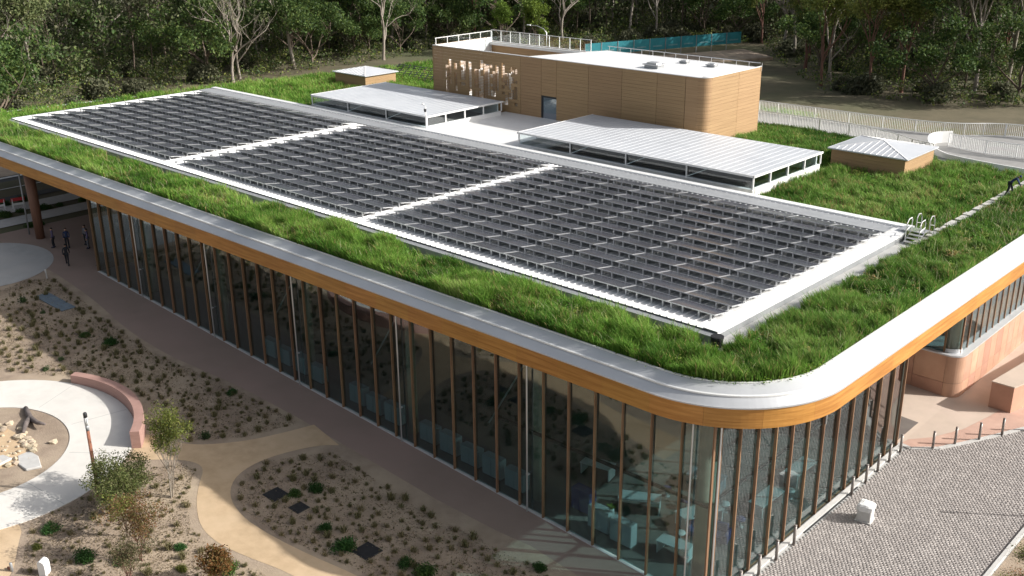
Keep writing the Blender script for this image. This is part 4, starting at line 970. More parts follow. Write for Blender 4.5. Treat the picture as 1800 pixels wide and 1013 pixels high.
# broad-leaved creepers at the coping
def leafpatch(n, pts, zf, size, pal, seed, hgt=.25, spread=.3):
    r = np.random.default_rng(seed); p = np.array(pts); i = r.integers(0,len(p),n); x = p[i,0]+r.normal(0,spread,n); y = p[i,1]+r.normal(0,spread,n); z = zf(x,y)+r.uniform(0,hgt,n)*r.random(n)
    return leafcards(np.stack([x,y,z],1), size, pal, r, flat=.6)
def leafcards(pos, size, pal, r, flat=.0, asp=.55, cshade=None):
    n = len(pos); u = r.normal(size=(n,3)); u[:,2] *= (1-flat); u /= np.linalg.norm(u,axis=1)[:,None]; w = r.normal(size=(n,3)); w[:,2] *= (1-flat)
    w -= u*(u*w).sum(1)[:,None]; w /= np.linalg.norm(w,axis=1)[:,None]; s = size*r.uniform(.6,1.35,n)[:,None]
    v = np.stack([pos-u*s*.5, pos+w*s*asp*.5, pos+u*s*.5, pos-w*s*asp*.5],1).reshape(-1,3); i = np.arange(n)*4; f = np.concatenate([np.stack([i,i+1,i+2],1),np.stack([i,i+2,i+3],1)])
    pal = np.array(pal); c = pal[r.integers(0,len(pal),n)]*r.uniform(.75,1.25,n)[:,None]
    if cshade is not None: c = c*cshade[:,None]
    return v, f, np.repeat(c[:,None,:],4,1).reshape(-1,3)
edge = [tuple(off(i,1.35)) for i in range(len(PER)) if PER[i].x > -45 and PER[i].y < 9]
ep = []
for a, b in zip(edge[:-1], edge[1:]):
    for k in range(4): ep.append((a[0]+(b[0]-a[0])*k/4, a[1]+(b[1]-a[1])*k/4))
ep = [p for i, p in enumerate(ep) if math.sin(i*.9)+math.sin(i*.37) > -.5]
hp = [(rnd.uniform(-70,-3), rnd.uniform(.8,4.0)) for _ in range(70)]+[(rnd.uniform(-4.4,-1.5), rnd.uniform(5,30)) for _ in range(45)]+[(rnd.uniform(-27,-7), rnd.uniform(28,46)) for _ in range(60)]
hp = [p for p in hp if inpoly([p[0]],[p[1]],inset(1.5))[0] and not any(q[0]<p[0]<q[1] and q[2]<p[1]<q[3] for q in HOLES)]
gh = [leafpatch(9000, hp[i::3], lambda x,y: 11.12+0*x, .11, pl, 53+i, .4, .22) for i, pl in enumerate(([(.10,.24,.03),(.14,.28,.04)],[(.20,.30,.05),(.28,.30,.07)],[(.30,.20,.08),(.26,.24,.10)]))]
g = join(gh); o = tag(obj('roof_herbs', npmesh('roof_herbs', g[0], g[1]), 'leaf'), 'patches of leafy herbs among the roof grasses', 'herbs', kind='stuff'); setcol(o.data, g[2])
g = leafpatch(9000, ep, lambda x,y: 11.02+0*x, .10, [(.13,.22,.02),(.19,.28,.03),(.07,.15,.02)], 51, .28, .16)
o = tag(obj('roof_creeper', npmesh('roof_creeper', g[0], g[1]), 'leaf'), 'low bright leafy creeper along the metal coping', 'ground cover', kind='stuff'); setcol(o.data, g[2])
# red and green ground cover, bottom right
r_ = np.random.default_rng(3); gc = [(x,y) for x, y in zip(r_.uniform(5.8,11,260), r_.uniform(2,22,260))]
parts = []
for q, pal in enumerate(([(.10,.14,.03),(.16,.18,.05)],[(.24,.22,.13),(.20,.20,.10)],[(.26,.11,.03),(.20,.14,.04)])):
    parts.append(leafpatch(16000, gc[q*86:q*86+86], lambda x,y: .05+0*x, .09, pal, 60+q, .35, .3))
g = join(parts); o = tag(obj('ground_cover', npmesh('ground_cover', g[0], g[1]), 'leaf'), 'low mixed green and rusty ground cover beyond the plaza kerb', 'ground cover', kind='stuff'); setcol(o.data, g[2])

# ================================================================== GARDEN TUFTS AND SHRUBS
def tuftmesh(seed, n, h, rad, pal, wid=.012):
    r = np.random.default_rng(seed); a = r.uniform(0,6.283,n); e = r.uniform(0,1,n); x = r.normal(0,rad*.18,n); y = r.normal(0,rad*.18,n)
    L = h*r.uniform(.6,1.1,n); lx = np.cos(a)*rad*e; ly = np.sin(a)*rad*e; b = r.uniform(0,6.28,n); wx = np.cos(b)*wid; wy = np.sin(b)*wid; z0 = np.zeros(n)-.02; P = lambda X,Y,Z: np.stack([X,Y,Z],1)
    v = np.stack([P(x-wx,y-wy,z0),P(x+wx,y+wy,z0),P(x+lx*.5+wx,y+ly*.5+wy,L*.75),P(x+lx*.5-wx,y+ly*.5-wy,L*.75),P(x+lx*1.1,y+ly*1.1,L*(1-.35*e))],1).reshape(-1,3)
    i = np.arange(n)*5; f = np.concatenate([np.stack([i,i+1,i+2],1),np.stack([i,i+2,i+3],1),np.stack([i+3,i+2,i+4],1)]); pal = np.array(pal); c = pal[r.integers(0,len(pal),n)]*r.uniform(.7,1.2,n)[:,None]
    me = npmesh('tuft', v, f); setcol(me, np.repeat(c[:,None,:],5,1).reshape(-1,3)); me.materials.append(MATS['grass_blade']); return me
def shrubmesh(seed, n, rx, rz, size, pal, lobes=7):
    r = np.random.default_rng(seed); cs = r.normal(size=(lobes,3)); cs /= np.linalg.norm(cs,axis=1)[:,None]; cs *= r.uniform(.25,.6,lobes)[:,None]; cs[:,2] = np.abs(cs[:,2])
    i = r.integers(0,lobes,n); d = r.normal(size=(n,3)); d /= np.linalg.norm(d,axis=1)[:,None]; p = cs[i]+d*(.5*r.random(n)**.4)[:,None]
    p[:,0] *= rx; p[:,1] *= rx; p[:,2] = np.abs(p[:,2])*rz+.03; v,f,c = leafcards(p, size, pal, r); me = npmesh('shrub', v, f); setcol(me, c); me.materials.append(MATS['leaf']); return me
TUFTS = [('olive',[tuftmesh(i, 70, .34, .30, [(.22,.20,.10),(.29,.25,.14),(.17,.17,.075)]) for i in (1,2,3)]),
         ('straw-coloured',[tuftmesh(i, 60, .26, .26, [(.34,.28,.17),(.27,.23,.12),(.20,.18,.085)]) for i in (4,5)]),
         ('dark green',[shrubmesh(i, 420, .36, .42, .08, [(.06,.105,.035),(.085,.135,.045),(.075,.10,.05)]) for i in (6,7)])]
BED1 = [(-61,-3.2),(-49,-4.3),(-43.6,-4.4),(-36,-3.4),(-29.6,-3.2),(-30.4,-6.4),(-32.2,-8.8),(-35.5,-8.2),(-39.5,-8.0),(-44,-9.6),(-47.8,-12.6),(-52,-14),(-60,-10),(-62.3,-5)]
BEDP2 = [(-25.6,-3.7)]+[(-17.9,-4.0),(-11.2,-3.4),(-8,-3.4),(-9,-8.5)]+[(-12,-8.7),(-16.8,-9.6),(-19,-10.1),(-21.6,-10.5),(-23.9,-10.6),(-25.7,-10.0),(-27,-8.7),(-27.2,-6.7)]
BED3 = [(-32,-13.4),(-30.9,-16),(-30.7,-18.7),(-27.2,-20.7),(-20,-19),(-16,-14),(-17,-12.4),(-20.9,-13),(-22.8,-13.4),(-24.8,-13.2),(-26.8,-12.2),(-28.3,-11.1),(-29.4,-10.1),(-30.5,-10.5)]
rs = random.Random(99); placed = []
def scatter(poly, n, w, where, grp, mind):
    k = 0; tries = 0; xs_ = [p[0] for p in poly]; ys_ = [p[1] for p in poly]
    while k < n and tries < n*60:
        tries += 1; x = rs.uniform(min(xs_),max(xs_)); y = rs.uniform(min(ys_),max(ys_))
        if not inpoly([x],[y],poly)[0] or not infront((x,y,zg(x)),.02): continue
        if any((x-a)**2+(y-b)**2 < (mind*c)**2 for a,b,c in placed): continue
        q = rs.random()*.6+.4*float(vnoise(np.array([x+100]),np.array([y+100]),3.0,5)[0]); t = 0 if q < w[0] else 1 if q < w[0]+w[1] else 2; s = rs.uniform(.7,1.35)
        nm, ms = TUFTS[t]; o = obj(('grass_tuft','grass_tuft','low_shrub')[t], rs.choice(ms), None, None, (x,y,zg(x)), rs.uniform(0,6.28), (s,s,s*rs.uniform(.8,1.15)))
        tag(o, '%s %s planted %s' % (nm, ('grass tuft','grass tuft','low shrub')[t], where), ('grass tuft','grass tuft','shrub')[t], '%s %s' % (nm, grp)); placed.append((x,y,1)); k += 1
for p in ((-24.3,-8.45,1.4),(-22.45,-8.35,1.2),(-17.15,-8.2,1.5),(-56.6,-5.25,2.2)): placed.append(p)
scatter(BED1, 205, (.62,.24,.14), 'in the shaded bed beside the long path', 'plants of the shaded bed', .62)
scatter(BEDP2, 125, (.40,.50,.10), 'in the half-shaded bed below the glass wall', 'plants of the near bed', .62)
scatter(BED3, 34, (.45,.45,.10), 'in the sunny bed of small trees', 'plants of the sunny bed', .8)
def litter(n, seed):
    r = np.random.default_rng(seed); x = r.uniform(-63,-7,n); y = r.uniform(-22,-3,n); ok = inpoly(x,y,BED1)|inpoly(x,y,BEDP2)|inpoly(x,y,BED3); x, y = x[ok], y[ok]
    w_ = .5*vnoise(x,y,1.5,seed)+.5*vnoise(x,y,.5,seed+1); k = r.random(len(x)) < w_*1.4-.1; x, y = x[k], y[k]
    return leafcards(np.stack([x,y,.05*np.maximum(0,-x-3.0)+r.uniform(.01,.07,len(x))],1), .085, [(.33,.26,.17),(.22,.17,.11),(.16,.14,.07),(.40,.33,.23),(.13,.10,.07)], r, flat=.8)
sm = []; rr = np.random.default_rng(8); base = []
for me_ in (TUFTS[0][1][0], TUFTS[1][1][0], TUFTS[0][1][1]):
    v_ = np.empty(len(me_.vertices)*3,'f'); me_.vertices.foreach_get('co', v_); v_ = v_.reshape(-1,3); f_ = np.array([tuple(p.vertices) for p in me_.polygons]); c_ = np.empty(len(v_)*4,'f'); me_.color_attributes['col'].data.foreach_get('color', c_); base.append((v_, f_, c_.reshape(-1,4)[:,:3]))
cnt = 0
while cnt < 520:
    x = rr.uniform(-62,-8); y = rr.uniform(-20,-3)
    if not any(inpoly([x],[y],P_)[0] for P_ in (BED1,BEDP2,BED3)) or any((x-q[0])**2+(y-q[1])**2 < (.35*q[2])**2 for q in placed): continue
    v_, f_, c_ = base[cnt % 3]; s = rr.uniform(.35,.65); th = rr.uniform(0,6.28); co, si = math.cos(th), math.sin(th)
    sm.append((v_ @ np.array([[co,si,0],[-si,co,0],[0,0,1]])*s+np.array([x,y,zg(x)]), f_, c_)); cnt += 1
g = join(sm); o = tag(obj('seedling_tufts', npmesh('seedling_tufts', g[0], g[1]), 'grass_blade'), 'scattered tiny seedling tufts between the larger bed plants', 'ground cover', kind='stuff'); setcol(o.data, g[2])
g = litter(190000, 15); o = tag(obj('mulch_litter', npmesh('mulch_litter', g[0], g[1]), 'grass_blade'), 'bark chips and dry litter strewn over the garden beds', 'mulch', kind='stuff'); setcol(o.data, g[2])
BIG = [shrubmesh(80+i, 1500, 1.0, .85, .13, pal, 10) for i, pal in enumerate(([(.03,.085,.02),(.05,.12,.03),(.04,.10,.02)],[(.05,.10,.02),(.08,.14,.03),(.06,.11,.03)],[(.14,.17,.035),(.20,.21,.05),(.10,.13,.03)]))]
for (x,y,s,k,lb) in ((-29.4,-18.2,.62,0,'round dark green shrub near the white ring path edge'),(-26.1,-18.1,.70,0,'round deep green shrub behind the white service box'),(-23.2,-6.7,.62,0,'round dark shrub beside the larger pit cover'),
    (-18.1,-8.9,.85,0,'large dark green shrub next to the lone pit cover'),(-13.9,-7.5,.75,1,'leafy green shrub low in the near bed by the bottom edge'),(-15.0,-7.6,.6,0,'dark shrub between leafy shrub and lone pit cover'),(-10.3,-3.3,.50,0,'small dark shrub by the path near the glass corner'),
    (-23.5,-7.8,.5,1,'green shrub touching the larger pit cover'),(-20.0,-8.6,.52,0,'dark shrub between the pit covers and the lone pit cover'),(-23.7,-14.5,.45,0,'low green shrub beside the curve of the golden path'),(-24.6,-17.0,.55,0,'upright dark shrub among the small trees'),
    (-30.2,-13.6,.6,0,'dark green shrub behind the dense small tree'),(-35.4,-3.9,.5,0,'dark green shrub at the long path edge'),(-47.0,-5.9,.75,0,'bushy dark shrub in the middle of the shaded bed'),(-20.7,-13.9,.75,1,'blue-green shrub by the lower golden path'),(-24.0,-20.2,.6,1,'green shrub at the bottom edge left of the reddish shrub'),
    (-28.5,-19.3,.38,2,'yellow-green tussock shrub left of the service box'),(-22.2,-15.3,.4,2,'yellow-green tussock beside the reddish sapling'),(-49.5,-6.4,.5,1,'green shrub in the shaded bed past the ground panel')):
    o = obj('round_shrub', BIG[k], None, None, (x,y,zg(x)), rs.uniform(0,6), (s,s,s*rs.uniform(.85,1.1))); tag(o, lb, 'shrub', 'round garden shrubs')

# ================================================================== TREES
def limbs(mb, p, d, L, rad, depth, rs, tips, n=6, spread=.6, upb=.25, kink=.15):
    pts = [p]; dd = d.copy(); q = p.copy(); m = 4
    for i in range(m): dd = (dd+Vector((rs.gauss(0,kink),rs.gauss(0,kink),rs.gauss(0,kink)*.6+upb*.12))).normalized(); q = q+dd*(L/m); pts.append(q.copy())
    mb.tube(pts, [rad*(1-.45*i/m) for i in range(m+1)], n, cap=False)
    if depth == 0: tips.append((q.copy(), L)); return
    for k in range(rs.choice((2,3))):
        j = rs.choice((2,3,4)); a = rs.uniform(0,6.283); e = Vector((math.cos(a),math.sin(a),0))
        nd = (dd*(1-spread*.5)+e*spread+Vector((0,0,upb))).normalized(); limbs(mb, pts[j], nd, L*rs.uniform(.55,.8), rad*(1-.45*j/m)*.68, depth-1, rs, tips, max(4,n-1), spread, upb, kink)
def treemesh(seed, h, bole, rad, bark, depth, leaf, npertip, clump, pal, spread=.6, upb=.3, extra=0, squash=.75, stems=1, kink=.15, drop=0.0):
    rs = random.Random(seed); r = np.random.default_rng(seed); mb = MB(); tips = []
    for s in range(stems):
        ox = Vector((rs.uniform(-.12,.12),rs.uniform(-.12,.12),0))*(h/4 if stems > 1 else 0); pts = [ox+Vector((0,0,-.15))]; d = Vector((rs.gauss(0,.06),rs.gauss(0,.06),1)).normalized(); q = ox.copy()
        for i in range(5): d = (d+Vector((rs.gauss(0,.05),rs.gauss(0,.05),.08))).normalized(); q = q+d*(h*bole/5); pts.append(q.copy())
        mb.tube(pts, [rad*1.25]+[rad*(1-.35*i/5) for i in range(1,6)], 8, cap=False)
        for k in range(rs.choice((3,4))+(1 if extra else 0)):
            a = rs.uniform(0,6.283)+k*2.1; j = rs.choice((3,4,5,5)); e = Vector((math.cos(a),math.sin(a),0)); nd = (d*.55+e*spread+Vector((0,0,upb))).normalized()
            limbs(mb, pts[j], nd, h*(1-bole)*rs.uniform(.42,.6), rad*.55, depth, rs, tips, 6, spread, upb, kink)
        limbs(mb, pts[-1], d, h*(1-bole)*.5, rad*.6, depth, rs, tips, 6, spread*.8, upb+.2, kink)
    tm = mb.mesh('trunk', True); tm.materials.append(MATS[bark])
    P = []
    for (q, L) in tips:
        n = int(npertip*r.uniform(.6,1.4)); c = np.array(q)[None]+r.normal(0,clump*.35,(1,3)); dd = r.normal(size=(n,3)); dd /= np.linalg.norm(dd,axis=1)[:,None]
        p = c+dd*(clump*r.random(n)**.45)[:,None]*np.array((1,1,squash)); p[:,2] -= drop*r.random(n)*clump; P.append(p)
    p = np.concatenate(P); v,f,c = leafcards(p, leaf, pal, r); cm = npmesh('crown', v, f); setcol(cm, c); cm.materials.append(MATS['leaf'])
    return tm, cm
SCL = lambda p, k: [tuple(v*k for v in q) for q in p]
GREY = SCL([(.075,.095,.04),(.10,.12,.05),(.055,.075,.03),(.12,.13,.06)],1.7); DARK = SCL([(.035,.065,.018),(.05,.085,.022),(.028,.05,.016),(.07,.10,.025)],1.75); OLIV = SCL([(.10,.12,.03),(.14,.15,.04),(.08,.10,.025)],1.9); BRIG = SCL([(.10,.15,.02),(.14,.19,.03),(.07,.11,.018)],1.35); DULL = SCL([(.07,.075,.045),(.09,.09,.055),(.05,.055,.03)],1.6)
KIND = {
 'gum': ('tall grey-green gum tree', [treemesh(200+i, 17, .40, .26, 'pale_bark', 2, .46, 150, 1.7, GREY, .5, .45) for i in range(3)]),
 'dark': ('dense dark green tree', [treemesh(220+i, 12.5, .20, .24, 'bark', 2, .42, 210, 1.7, DARK, .75, .2, 1) for i in range(3)]),
 'thin': ('slender dull-leaved forest tree', [treemesh(240+i, 18, .50, .15, 'bark', 2, .46, 95, 1.7, DULL, .45, .5) for i in range(3)]),
 'bare': ('pale bare-branched gum tree', [treemesh(260+i, 16, .30, .26, 'pale_bark', 3, .28, 8, .9, GREY, .55, .4, kink=.28) for i in range(2)]),
 'olive': ('olive-leaved gum tree', [treemesh(280+i, 15, .36, .24, 'red_bark', 2, .42, 170, 1.6, OLIV, .5, .45) for i in range(2)]),
 'bright': ('bright green young tree', [treemesh(290+i, 9, .22, .12, 'bark', 2, .34, 120, 1.0, BRIG, .4, .6) for i in range(2)]),
 'scrub': ('dull understorey bush', [(None, shrubmesh(300+i, 3600, 2.2, 2.3, .36, DULL, 11)) for i in range(3)]) }
trees = []
def tree(kind, x, y, s, label, grp=None, name=None, z=None, var=None):
    ms = KIND[kind][1]; tm, cm = ms[var if var is not None else rs.randrange(len(ms))]; z = zt(x,y)-.05 if z is None else z
    t = thing(name or ('understorey_bush' if kind == 'scrub' else 'forest_tree'), label, 'bush' if kind == 'scrub' else 'tree', (x,y,z), rs.uniform(0,6.28), grp, s)
    if tm: obj('trunk', tm, None, t)
    obj('crown', cm, None, t); trees.append((x,y)); return t
def where(x, y, z):
    dv_ = Vector((x,y,z+5))-CAM_P; u_ = .5+CAM_F*dv_.dot(r2)/dv_.dot(fw)/1800
    return ['above the far left end of the roof','above the left solar array','left of the small canopy','behind the small canopy','behind the pavilion','behind the pavilion roof vents','right of the pavilion','above the white balustrade','at the far right above the ramp'][min(8,max(0,int(u_*9)))]
# forest edge line (x, y) and what lies behind it
FE = [(-106,4),(-114,12),(-122,26),(-127,45),(-124,66),(-121,86),(-118,104),(-104,112),(-98,128),(-80,140),(-66,122),(-48,101),(-34,101),(-20,112),(0,124),(20,130)]
def edge_dist(x, y):
    best = 1e9; side = 1
    for (a, b) in zip(FE[:-1], FE[1:]):
        ax, ay = a; bx, by = b; dx, dy = bx-ax, by-ay; t = max(0,min(1,((x-ax)*dx+(y-ay)*dy)/(dx*dx+dy*dy))); px, py = ax+dx*t, ay+dy*t; d = math.hypot(x-px,y-py)
        if d < best: best = d; side = 1 if dx*(y-ay)-dy*(x-ax) > 0 else -1
    return best*side
LBL = {'gum':'tall grey-green gum tree in the forest behind the roof','dark':'dense dark green tree in the forest behind the roof','thin':'slender dull-leaved tree deep in the forest','bare':'pale bare-branched gum tree in the forest','olive':'olive-leaved gum tree in the forest behind the roof'}
# individually recognisable trees
tree('bare',-124,54,1.0,'pale bare-branched gum tree standing behind the far left roof corner',var=0); tree('bare',-119,80,1.05,'pale spreading bare gum behind the far small roof box',var=1)
tree('dark',-115,15.5,1.05,'rounded dark green tree at the left picture edge by the clearing',var=0)
tree('dark',-112,9.5,.9,'dark bushy tree at the extreme left edge above the fascia',var=1)
tree('bright',-108,98,.95,'bright green slim tree directly behind the pavilion roof, left of pair',var=0); tree('bright',-102.5,100.5,1.05,'bright green taller tree directly behind the pavilion roof, right of pair',var=1)
tree('olive',-62,118,1.05,'olive gum with pale stems right of the teal banner barrier',var=0); tree('olive',-52,104,1.0,'broad olive gum in front of the forest right of the pavilion',var=1)
tree('olive',-44,102,.95,'olive gum beside the field above the white balustrade',var=0); tree('dark',-36,103.5,.95,'spreading dark tree above the long white balustrade',var=2); tree('dark',-27,109,1.0,'large dark tree at the upper right of the field',var=0)
tree('dark',-9.8,80,.62,'dark leafy tree at the right picture edge above the ramp',var=1)
n = 0; tries = 0
while n < 260 and tries < 9000:
    tries += 1; x = rs.uniform(-210,15); y = rs.uniform(-5,215); d = edge_dist(x, y)
    if d < 0 or d > 72: continue
    z = zt(x,y)
    if not (infront((x,y,z+1),.03) or infront((x,y,z+9),.03)): continue
    if not infront((x,y,z+7),.05): continue
    md = 3.2 if d < 25 else 4.6
    if any((x-a)**2+(y-b)**2 < md*md for a,b in trees): continue
    q = rs.random(); right = x > -70 and y > 80
    if d < 9: k = 'dark' if q < .34 else 'gum' if q < .56 else 'olive' if q < .70 else 'thin' if q < .86 else 'bare'
    else: k = 'thin' if q < .46 else 'gum' if q < .74 else 'dark' if q < .90 else 'bare' if q < .95 else 'olive'
    wh = where(x, y, z)
    tree(k, x, y, rs.uniform(.8,1.2), KIND[k][0]+(' at forest edge ' if d < 12 else ' deep in forest ' if d < 35 else ' far back in forest ')+wh, 'forest trees, '+k); n += 1
n = 0; tries = 0
while n < 70 and tries < 9000:
    tries += 1; x = rs.uniform(-150,10); y = rs.uniform(0,150); d = edge_dist(x, y)
    if d < -1.0 or d > 22 or not infront((x,y,zt(x,y)+1),.02): continue
    s_ = rs.uniform(.55,1.6); tree('scrub', x, y, s_, '%s dull olive bush %s %s' % ('small' if s_ < .85 else 'middling' if s_ < 1.25 else 'large', 'before the forest' if d < 3 else 'under first trees' if d < 12 else 'deep under trees', where(x,y,5)), 'understorey bushes'); n += 1
# deep woodland that reads as one mass
r_ = np.random.default_rng(77); pp = []
while sum(len(q) for q in pp) < 3800:
    x = r_.uniform(-215,20); y = r_.uniform(-5,225); dd = edge_dist(x,y)
    if 9 < dd < 85 and infront((x,y,zt(x,y)+6),.06): pp.append(np.array([(x,y,zt(x,y)+r_.uniform(1.0,13.5))]))
ctr = np.concatenate(pp); nn = 46; ci = np.repeat(ctr,nn,0); dv = r_.normal(size=ci.shape); dv /= np.linalg.norm(dv,axis=1)[:,None]; p = ci+dv*(2.1*r_.random(len(ci))**.4)[:,None]
g = leafcards(p, .62, SCL(DULL,1.1)+DARK+SCL(GREY,.9), r_); o = tag(obj('deep_woodland', npmesh('deep_woodland', g[0], g[1]), 'leaf'), 'dark mass of foliage deep in the forest', 'woodland', kind='stuff'); setcol(o.data, g[2])
r_ = np.random.default_rng(78); pp = []
while len(pp) < 3600:
    x = r_.uniform(-190,15); y = r_.uniform(-5,190); dd = edge_dist(x,y)
    if -2.5 < dd < 45 and r_.random() < (1 if dd > 4 else .55) and infront((x,y,zt(x,y)+1),.03): pp.append((x,y,zt(x,y)+r_.uniform(.1,1.0)+max(0,r_.normal(0,1.1))*(dd > 3)))
ctr = np.array(pp); nn = 40; ci = np.repeat(ctr,nn,0); dv = r_.normal(size=ci.shape); dv /= np.linalg.norm(dv,axis=1)[:,None]; rad = np.repeat(r_.uniform(.7,1.7,len(ctr)),nn)
p = ci+dv*(rad*r_.random(len(ci))**.4)[:,None]*np.array((1,1,.75)); keep = p[:,2] > np.repeat([zt(q[0],q[1])-.1 for q in pp],nn); p = p[keep]
g = leafcards(p, .36, SCL(DULL,1.15)+OLIV+SCL(DARK,1.0)+[(.20,.18,.11)], r_); o = tag(obj('forest_undergrowth', npmesh('forest_undergrowth', g[0], g[1]), 'leaf'), 'tangled undergrowth covering the forest floor and its edge', 'undergrowth', kind='stuff'); setcol(o.data, g[2])
# shrubs along the street strips, far left
n = 0
while n < 26:
    x = rs.choice((rs.uniform(-75.2,-73.8),rs.uniform(-78.8,-77.9),rs.uniform(-82.4,-81.5))); y = rs.uniform(-4,12)
    if infront((x,y,zg(x)),.03): o = obj('verge_shrub', BIG[rs.choice((0,1))], None, None, (x,y,zg(x)), rs.uniform(0,6), rs.uniform(.4,.75)); tag(o,'dark low shrub in the street verge beyond the entry column','shrub','street verge shrubs')
    n += 1
# garden trees
GRN2 = [(.13,.16,.05),(.17,.19,.065),(.10,.135,.04),(.20,.20,.09)]; SAP = [(.13,.155,.03),(.17,.18,.045),(.09,.12,.03)]; GRN = [(.055,.10,.025),(.08,.13,.03),(.11,.14,.04)]; RED = [(.20,.10,.055),(.24,.14,.06),(.16,.12,.04),(.13,.12,.04)]; OLV2 = [(.13,.12,.06),(.10,.11,.05),(.17,.13,.08)]
for (x,y,tm,lb) in ((-27.95,-12.5,treemesh(401,4.6,.36,.035,'pale_bark',2,.11,50,.42,SAP,.35,.7,stems=3),'slim multi-stemmed young tree with yellow-green crown beside the golden path'),
    (-28.6,-15.4,treemesh(402,3.0,.15,.05,'bark',2,.10,170,.5,GRN2,.85,.25,1,stems=2),'dense spreading green small tree in front of the light column'),
    (-24.2,-16.3,treemesh(403,3.3,.30,.03,'red_bark',2,.09,60,.42,RED,.5,.55,stems=3),'sparse reddish-brown sapling in the sunny bed'),
    (-22.6,-17.6,treemesh(404,2.3,.25,.025,'red_bark',2,.085,40,.36,OLV2,.5,.5,stems=3),'thin brownish sapling at the bottom edge of the sunny bed'),
    (-20.0,-14.6,treemesh(405,1.7,.2,.025,'red_bark',2,.12,40,.34,[(.20,.10,.03),(.17,.13,.04)],.5,.5,stems=3),'rusty-leaved sapling by the lower golden path'),
    (-26.3,-15.8,treemesh(406,2.4,.3,.03,'bark',1,.12,60,.38,OLIV,.45,.5,stems=2),'small olive sapling between the dense tree and the reddish sapling')):
    t = thing('young_tree', lb, 'tree', (x,y,zg(x)), rs.uniform(0,6)); obj('trunk', tm[0], None, t); obj('crown', tm[1], None, t)

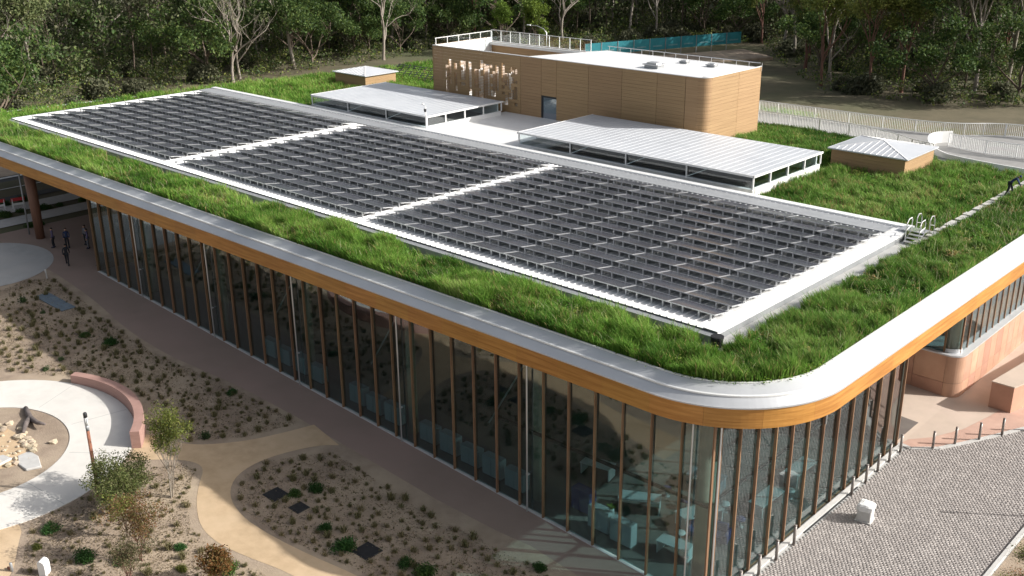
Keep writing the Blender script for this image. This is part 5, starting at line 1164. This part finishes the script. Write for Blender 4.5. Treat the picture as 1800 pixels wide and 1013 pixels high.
# ================================================================== PEOPLE
def person(loc, rz, top, legs, label, pose='stand', hat=False, skinh='hair', sc=1.0):
    t = thing('person', label, 'person', loc, rz, sc=sc)
    V = {}; E = []
    if pose == 'walk': lf, rf, la, ra = .34, -.36, -.22, .25
    elif pose == 'bend': lf, rf, la, ra = .22, -.20, .35, .35
    else: lf, rf, la, ra = .04, -.03, .03, .02
    by = .0; 
    if pose == 'bend':   # stooping forward to the plants, facing +y
        P = [('pel',0,0,.93,.125),('abd',0,.14,1.08,.115),('chest',0,.33,1.24,.135),('neck',0,.45,1.33,.055),('head',0,.53,1.37,.085),('crown',0,.60,1.42,.07),
             ('ls',-.17,.38,1.26,.062),('le',-.21,.50,1.02,.05),('lw',-.17,.62,.80,.038),('lh',-.16,.66,.73,.032),('rs',.17,.38,1.26,.062),('re',.21,.52,1.03,.05),('rw',.17,.66,.84,.038),('rh',.16,.71,.78,.032)]
    else:
        P = [('pel',0,0,.95,.125),('abd',0,.01,1.10,.115),('chest',0,.02,1.32,.14),('neck',0,.03,1.48,.055),('head',0,.05,1.60,.085),('crown',0,.04,1.69,.075),
             ('ls',-.18,.02,1.40,.062),('le',-.23,la*.5,1.13,.05),('lw',-.22,la+.06,.90,.038),('lh',-.22,la+.1,.82,.032),('rs',.18,.02,1.40,.062),('re',.23,ra*.5,1.13,.05),('rw',.22,ra+.06,.90,.038),('rh',.22,ra+.1,.82,.032)]
    P += [('lk',-.10,lf*.55+.05,.50,.07),('la',-.11,lf,.09,.045),('lt',-.12,lf+.17,.04,.04),('rk',.10,rf*.4+.04,.50,.07),('ra',.11,rf,.09,.045),('rt',.12,rf+.17,.04,.04),('lhip',-.09,0,.88,.095),('rhip',.09,0,.88,.095)]
    ix = {p[0]: i for i, p in enumerate(P)}
    ED = [('pel','abd'),('abd','chest'),('chest','neck'),('neck','head'),('head','crown'),('chest','ls'),('ls','le'),('le','lw'),('lw','lh'),('chest','rs'),('rs','re'),('re','rw'),('rw','rh'),('pel','lhip'),('lhip','lk'),('lk','la'),('la','lt'),('pel','rhip'),('rhip','rk'),('rk','ra'),('ra','rt')]
    me = bpy.data.meshes.new('body'); me.from_pydata([(p[1],p[2],p[3]) for p in P], [(ix[a],ix[b]) for a,b in ED], []); o = obj('body', me, None, t)
    m = o.modifiers.new('skin','SKIN'); m.use_smooth_shade = True
    for i, p in enumerate(P): me.skin_vertices[0].data[i].radius = (p[4], p[4]*(.78 if p[0] in ('chest','abd','pel') else 1))
    me.skin_vertices[0].data[0].use_root = True; s = o.modifiers.new('sub','SUBSURF'); s.levels = 1; s.render_levels = 1
    me.materials.append(MATS[top])
    # trousers: slightly larger legs over the body, head and hair as coverings
    lg = bpy.data.meshes.new('trousers'); keys = ['pel','lhip','lk','la','rhip','rk','ra']; k2 = {k:i for i,k in enumerate(keys)}
    lg.from_pydata([P[ix[k]][1:4] for k in keys], [(k2[a],k2[b]) for a,b in (('pel','lhip'),('lhip','lk'),('lk','la'),('pel','rhip'),('rhip','rk'),('rk','ra'))], []); lo = obj('trousers', lg, legs, t)
    m = lo.modifiers.new('skin','SKIN'); m.use_smooth_shade = True
    for i, k in enumerate(keys): lg.skin_vertices[0].data[i].radius = (P[ix[k]][4]*1.12+.004, P[ix[k]][4]*1.0+.004)
    lg.skin_vertices[0].data[0].use_root = True; s = lo.modifiers.new('sub','SUBSURF'); s.levels = 1; s.render_levels = 1
    h = Vector(P[ix['head']][1:4]); c = Vector(P[ix['crown']][1:4]); d = (c-h).normalized()
    MB().tube([h-d*.10,h-d*.05,h+d*.03,h+d*.09], [.055,.088,.092,.07], 12).build('face', 'skin', t, True)
    MB().tube([h+d*.03-Vector((0,.02,0)),h+d*.10-Vector((0,.015,0)),h+d*.145-Vector((0,.01,0))], [.098,.092,.05], 12).build('hat' if hat else 'hair', 'cloth_navy' if hat else skinh, t, True)
    for s_ in ('l','r'):
        wv = Vector(P[ix[s_+'w']][1:4]); hv = Vector(P[ix[s_+'h']][1:4]); d = (hv-wv).normalized(); hm = MB().tube([wv,wv+d*.06,hv], [.034,.044,.040], 8)
        sd_ = 1 if s_ == 'l' else -1
        for q in range(4): bq = hv+Vector(((q-1.5)*.006,(q-1.5)*.020,0)); hm.tube([bq,bq+d*.045,bq+d*.075+Vector((sd_*.015,0,0))], [.010,.009,.007], 5)
        tb = wv+d*.04; hm.tube([tb,tb+Vector((sd_*.02,.045,0))+d*.03,tb+Vector((sd_*.02,.06,0))+d*.06], [.012,.010,.008], 5)
        hm.build('hand', 'skin', t, True)
        av = Vector(P[ix[s_+'a']][1:4]); MB().box(av.x-.05,av.x+.05,av.y-.08,av.y+.19,.0,.085).build('shoe', 'cloth_dark', t, True, bevel=.02)
    return t
zl = lambda x: zg(x)+.015
person((-63.2,-1.1,zl(-63.2)), R(60), 'cloth_dark', 'cloth_dark', 'person in dark clothes striding along the long path by the glass', 'walk')
person((-67.7,-.1,zl(-67.7)), R(150), 'cloth_violet', 'cloth_dark', 'person in violet-grey top standing leftmost in the group by the entry', 'stand')
person((-66.9,.7,zl(-66.9)), R(-120), 'cloth_navy', 'cloth_dark', 'person in navy top standing in the middle of the entry group', 'stand')
person((-66.6,2.2,zl(-66.6)), R(200), 'cloth_grey', 'cloth_dark', 'person in grey top at the back of the entry group', 'stand')
person((-65.6,1.9,zl(-65.6)), R(160), 'cloth_violet', 'cloth_grey', 'person in pale violet top rightmost in the entry group near the glass', 'stand')
person((-4.9,39.3,11.04), R(-75), 'cloth_navy', 'cloth_dark', 'gardener in navy clothes stooping over the roof grass at the right', 'bend', True)
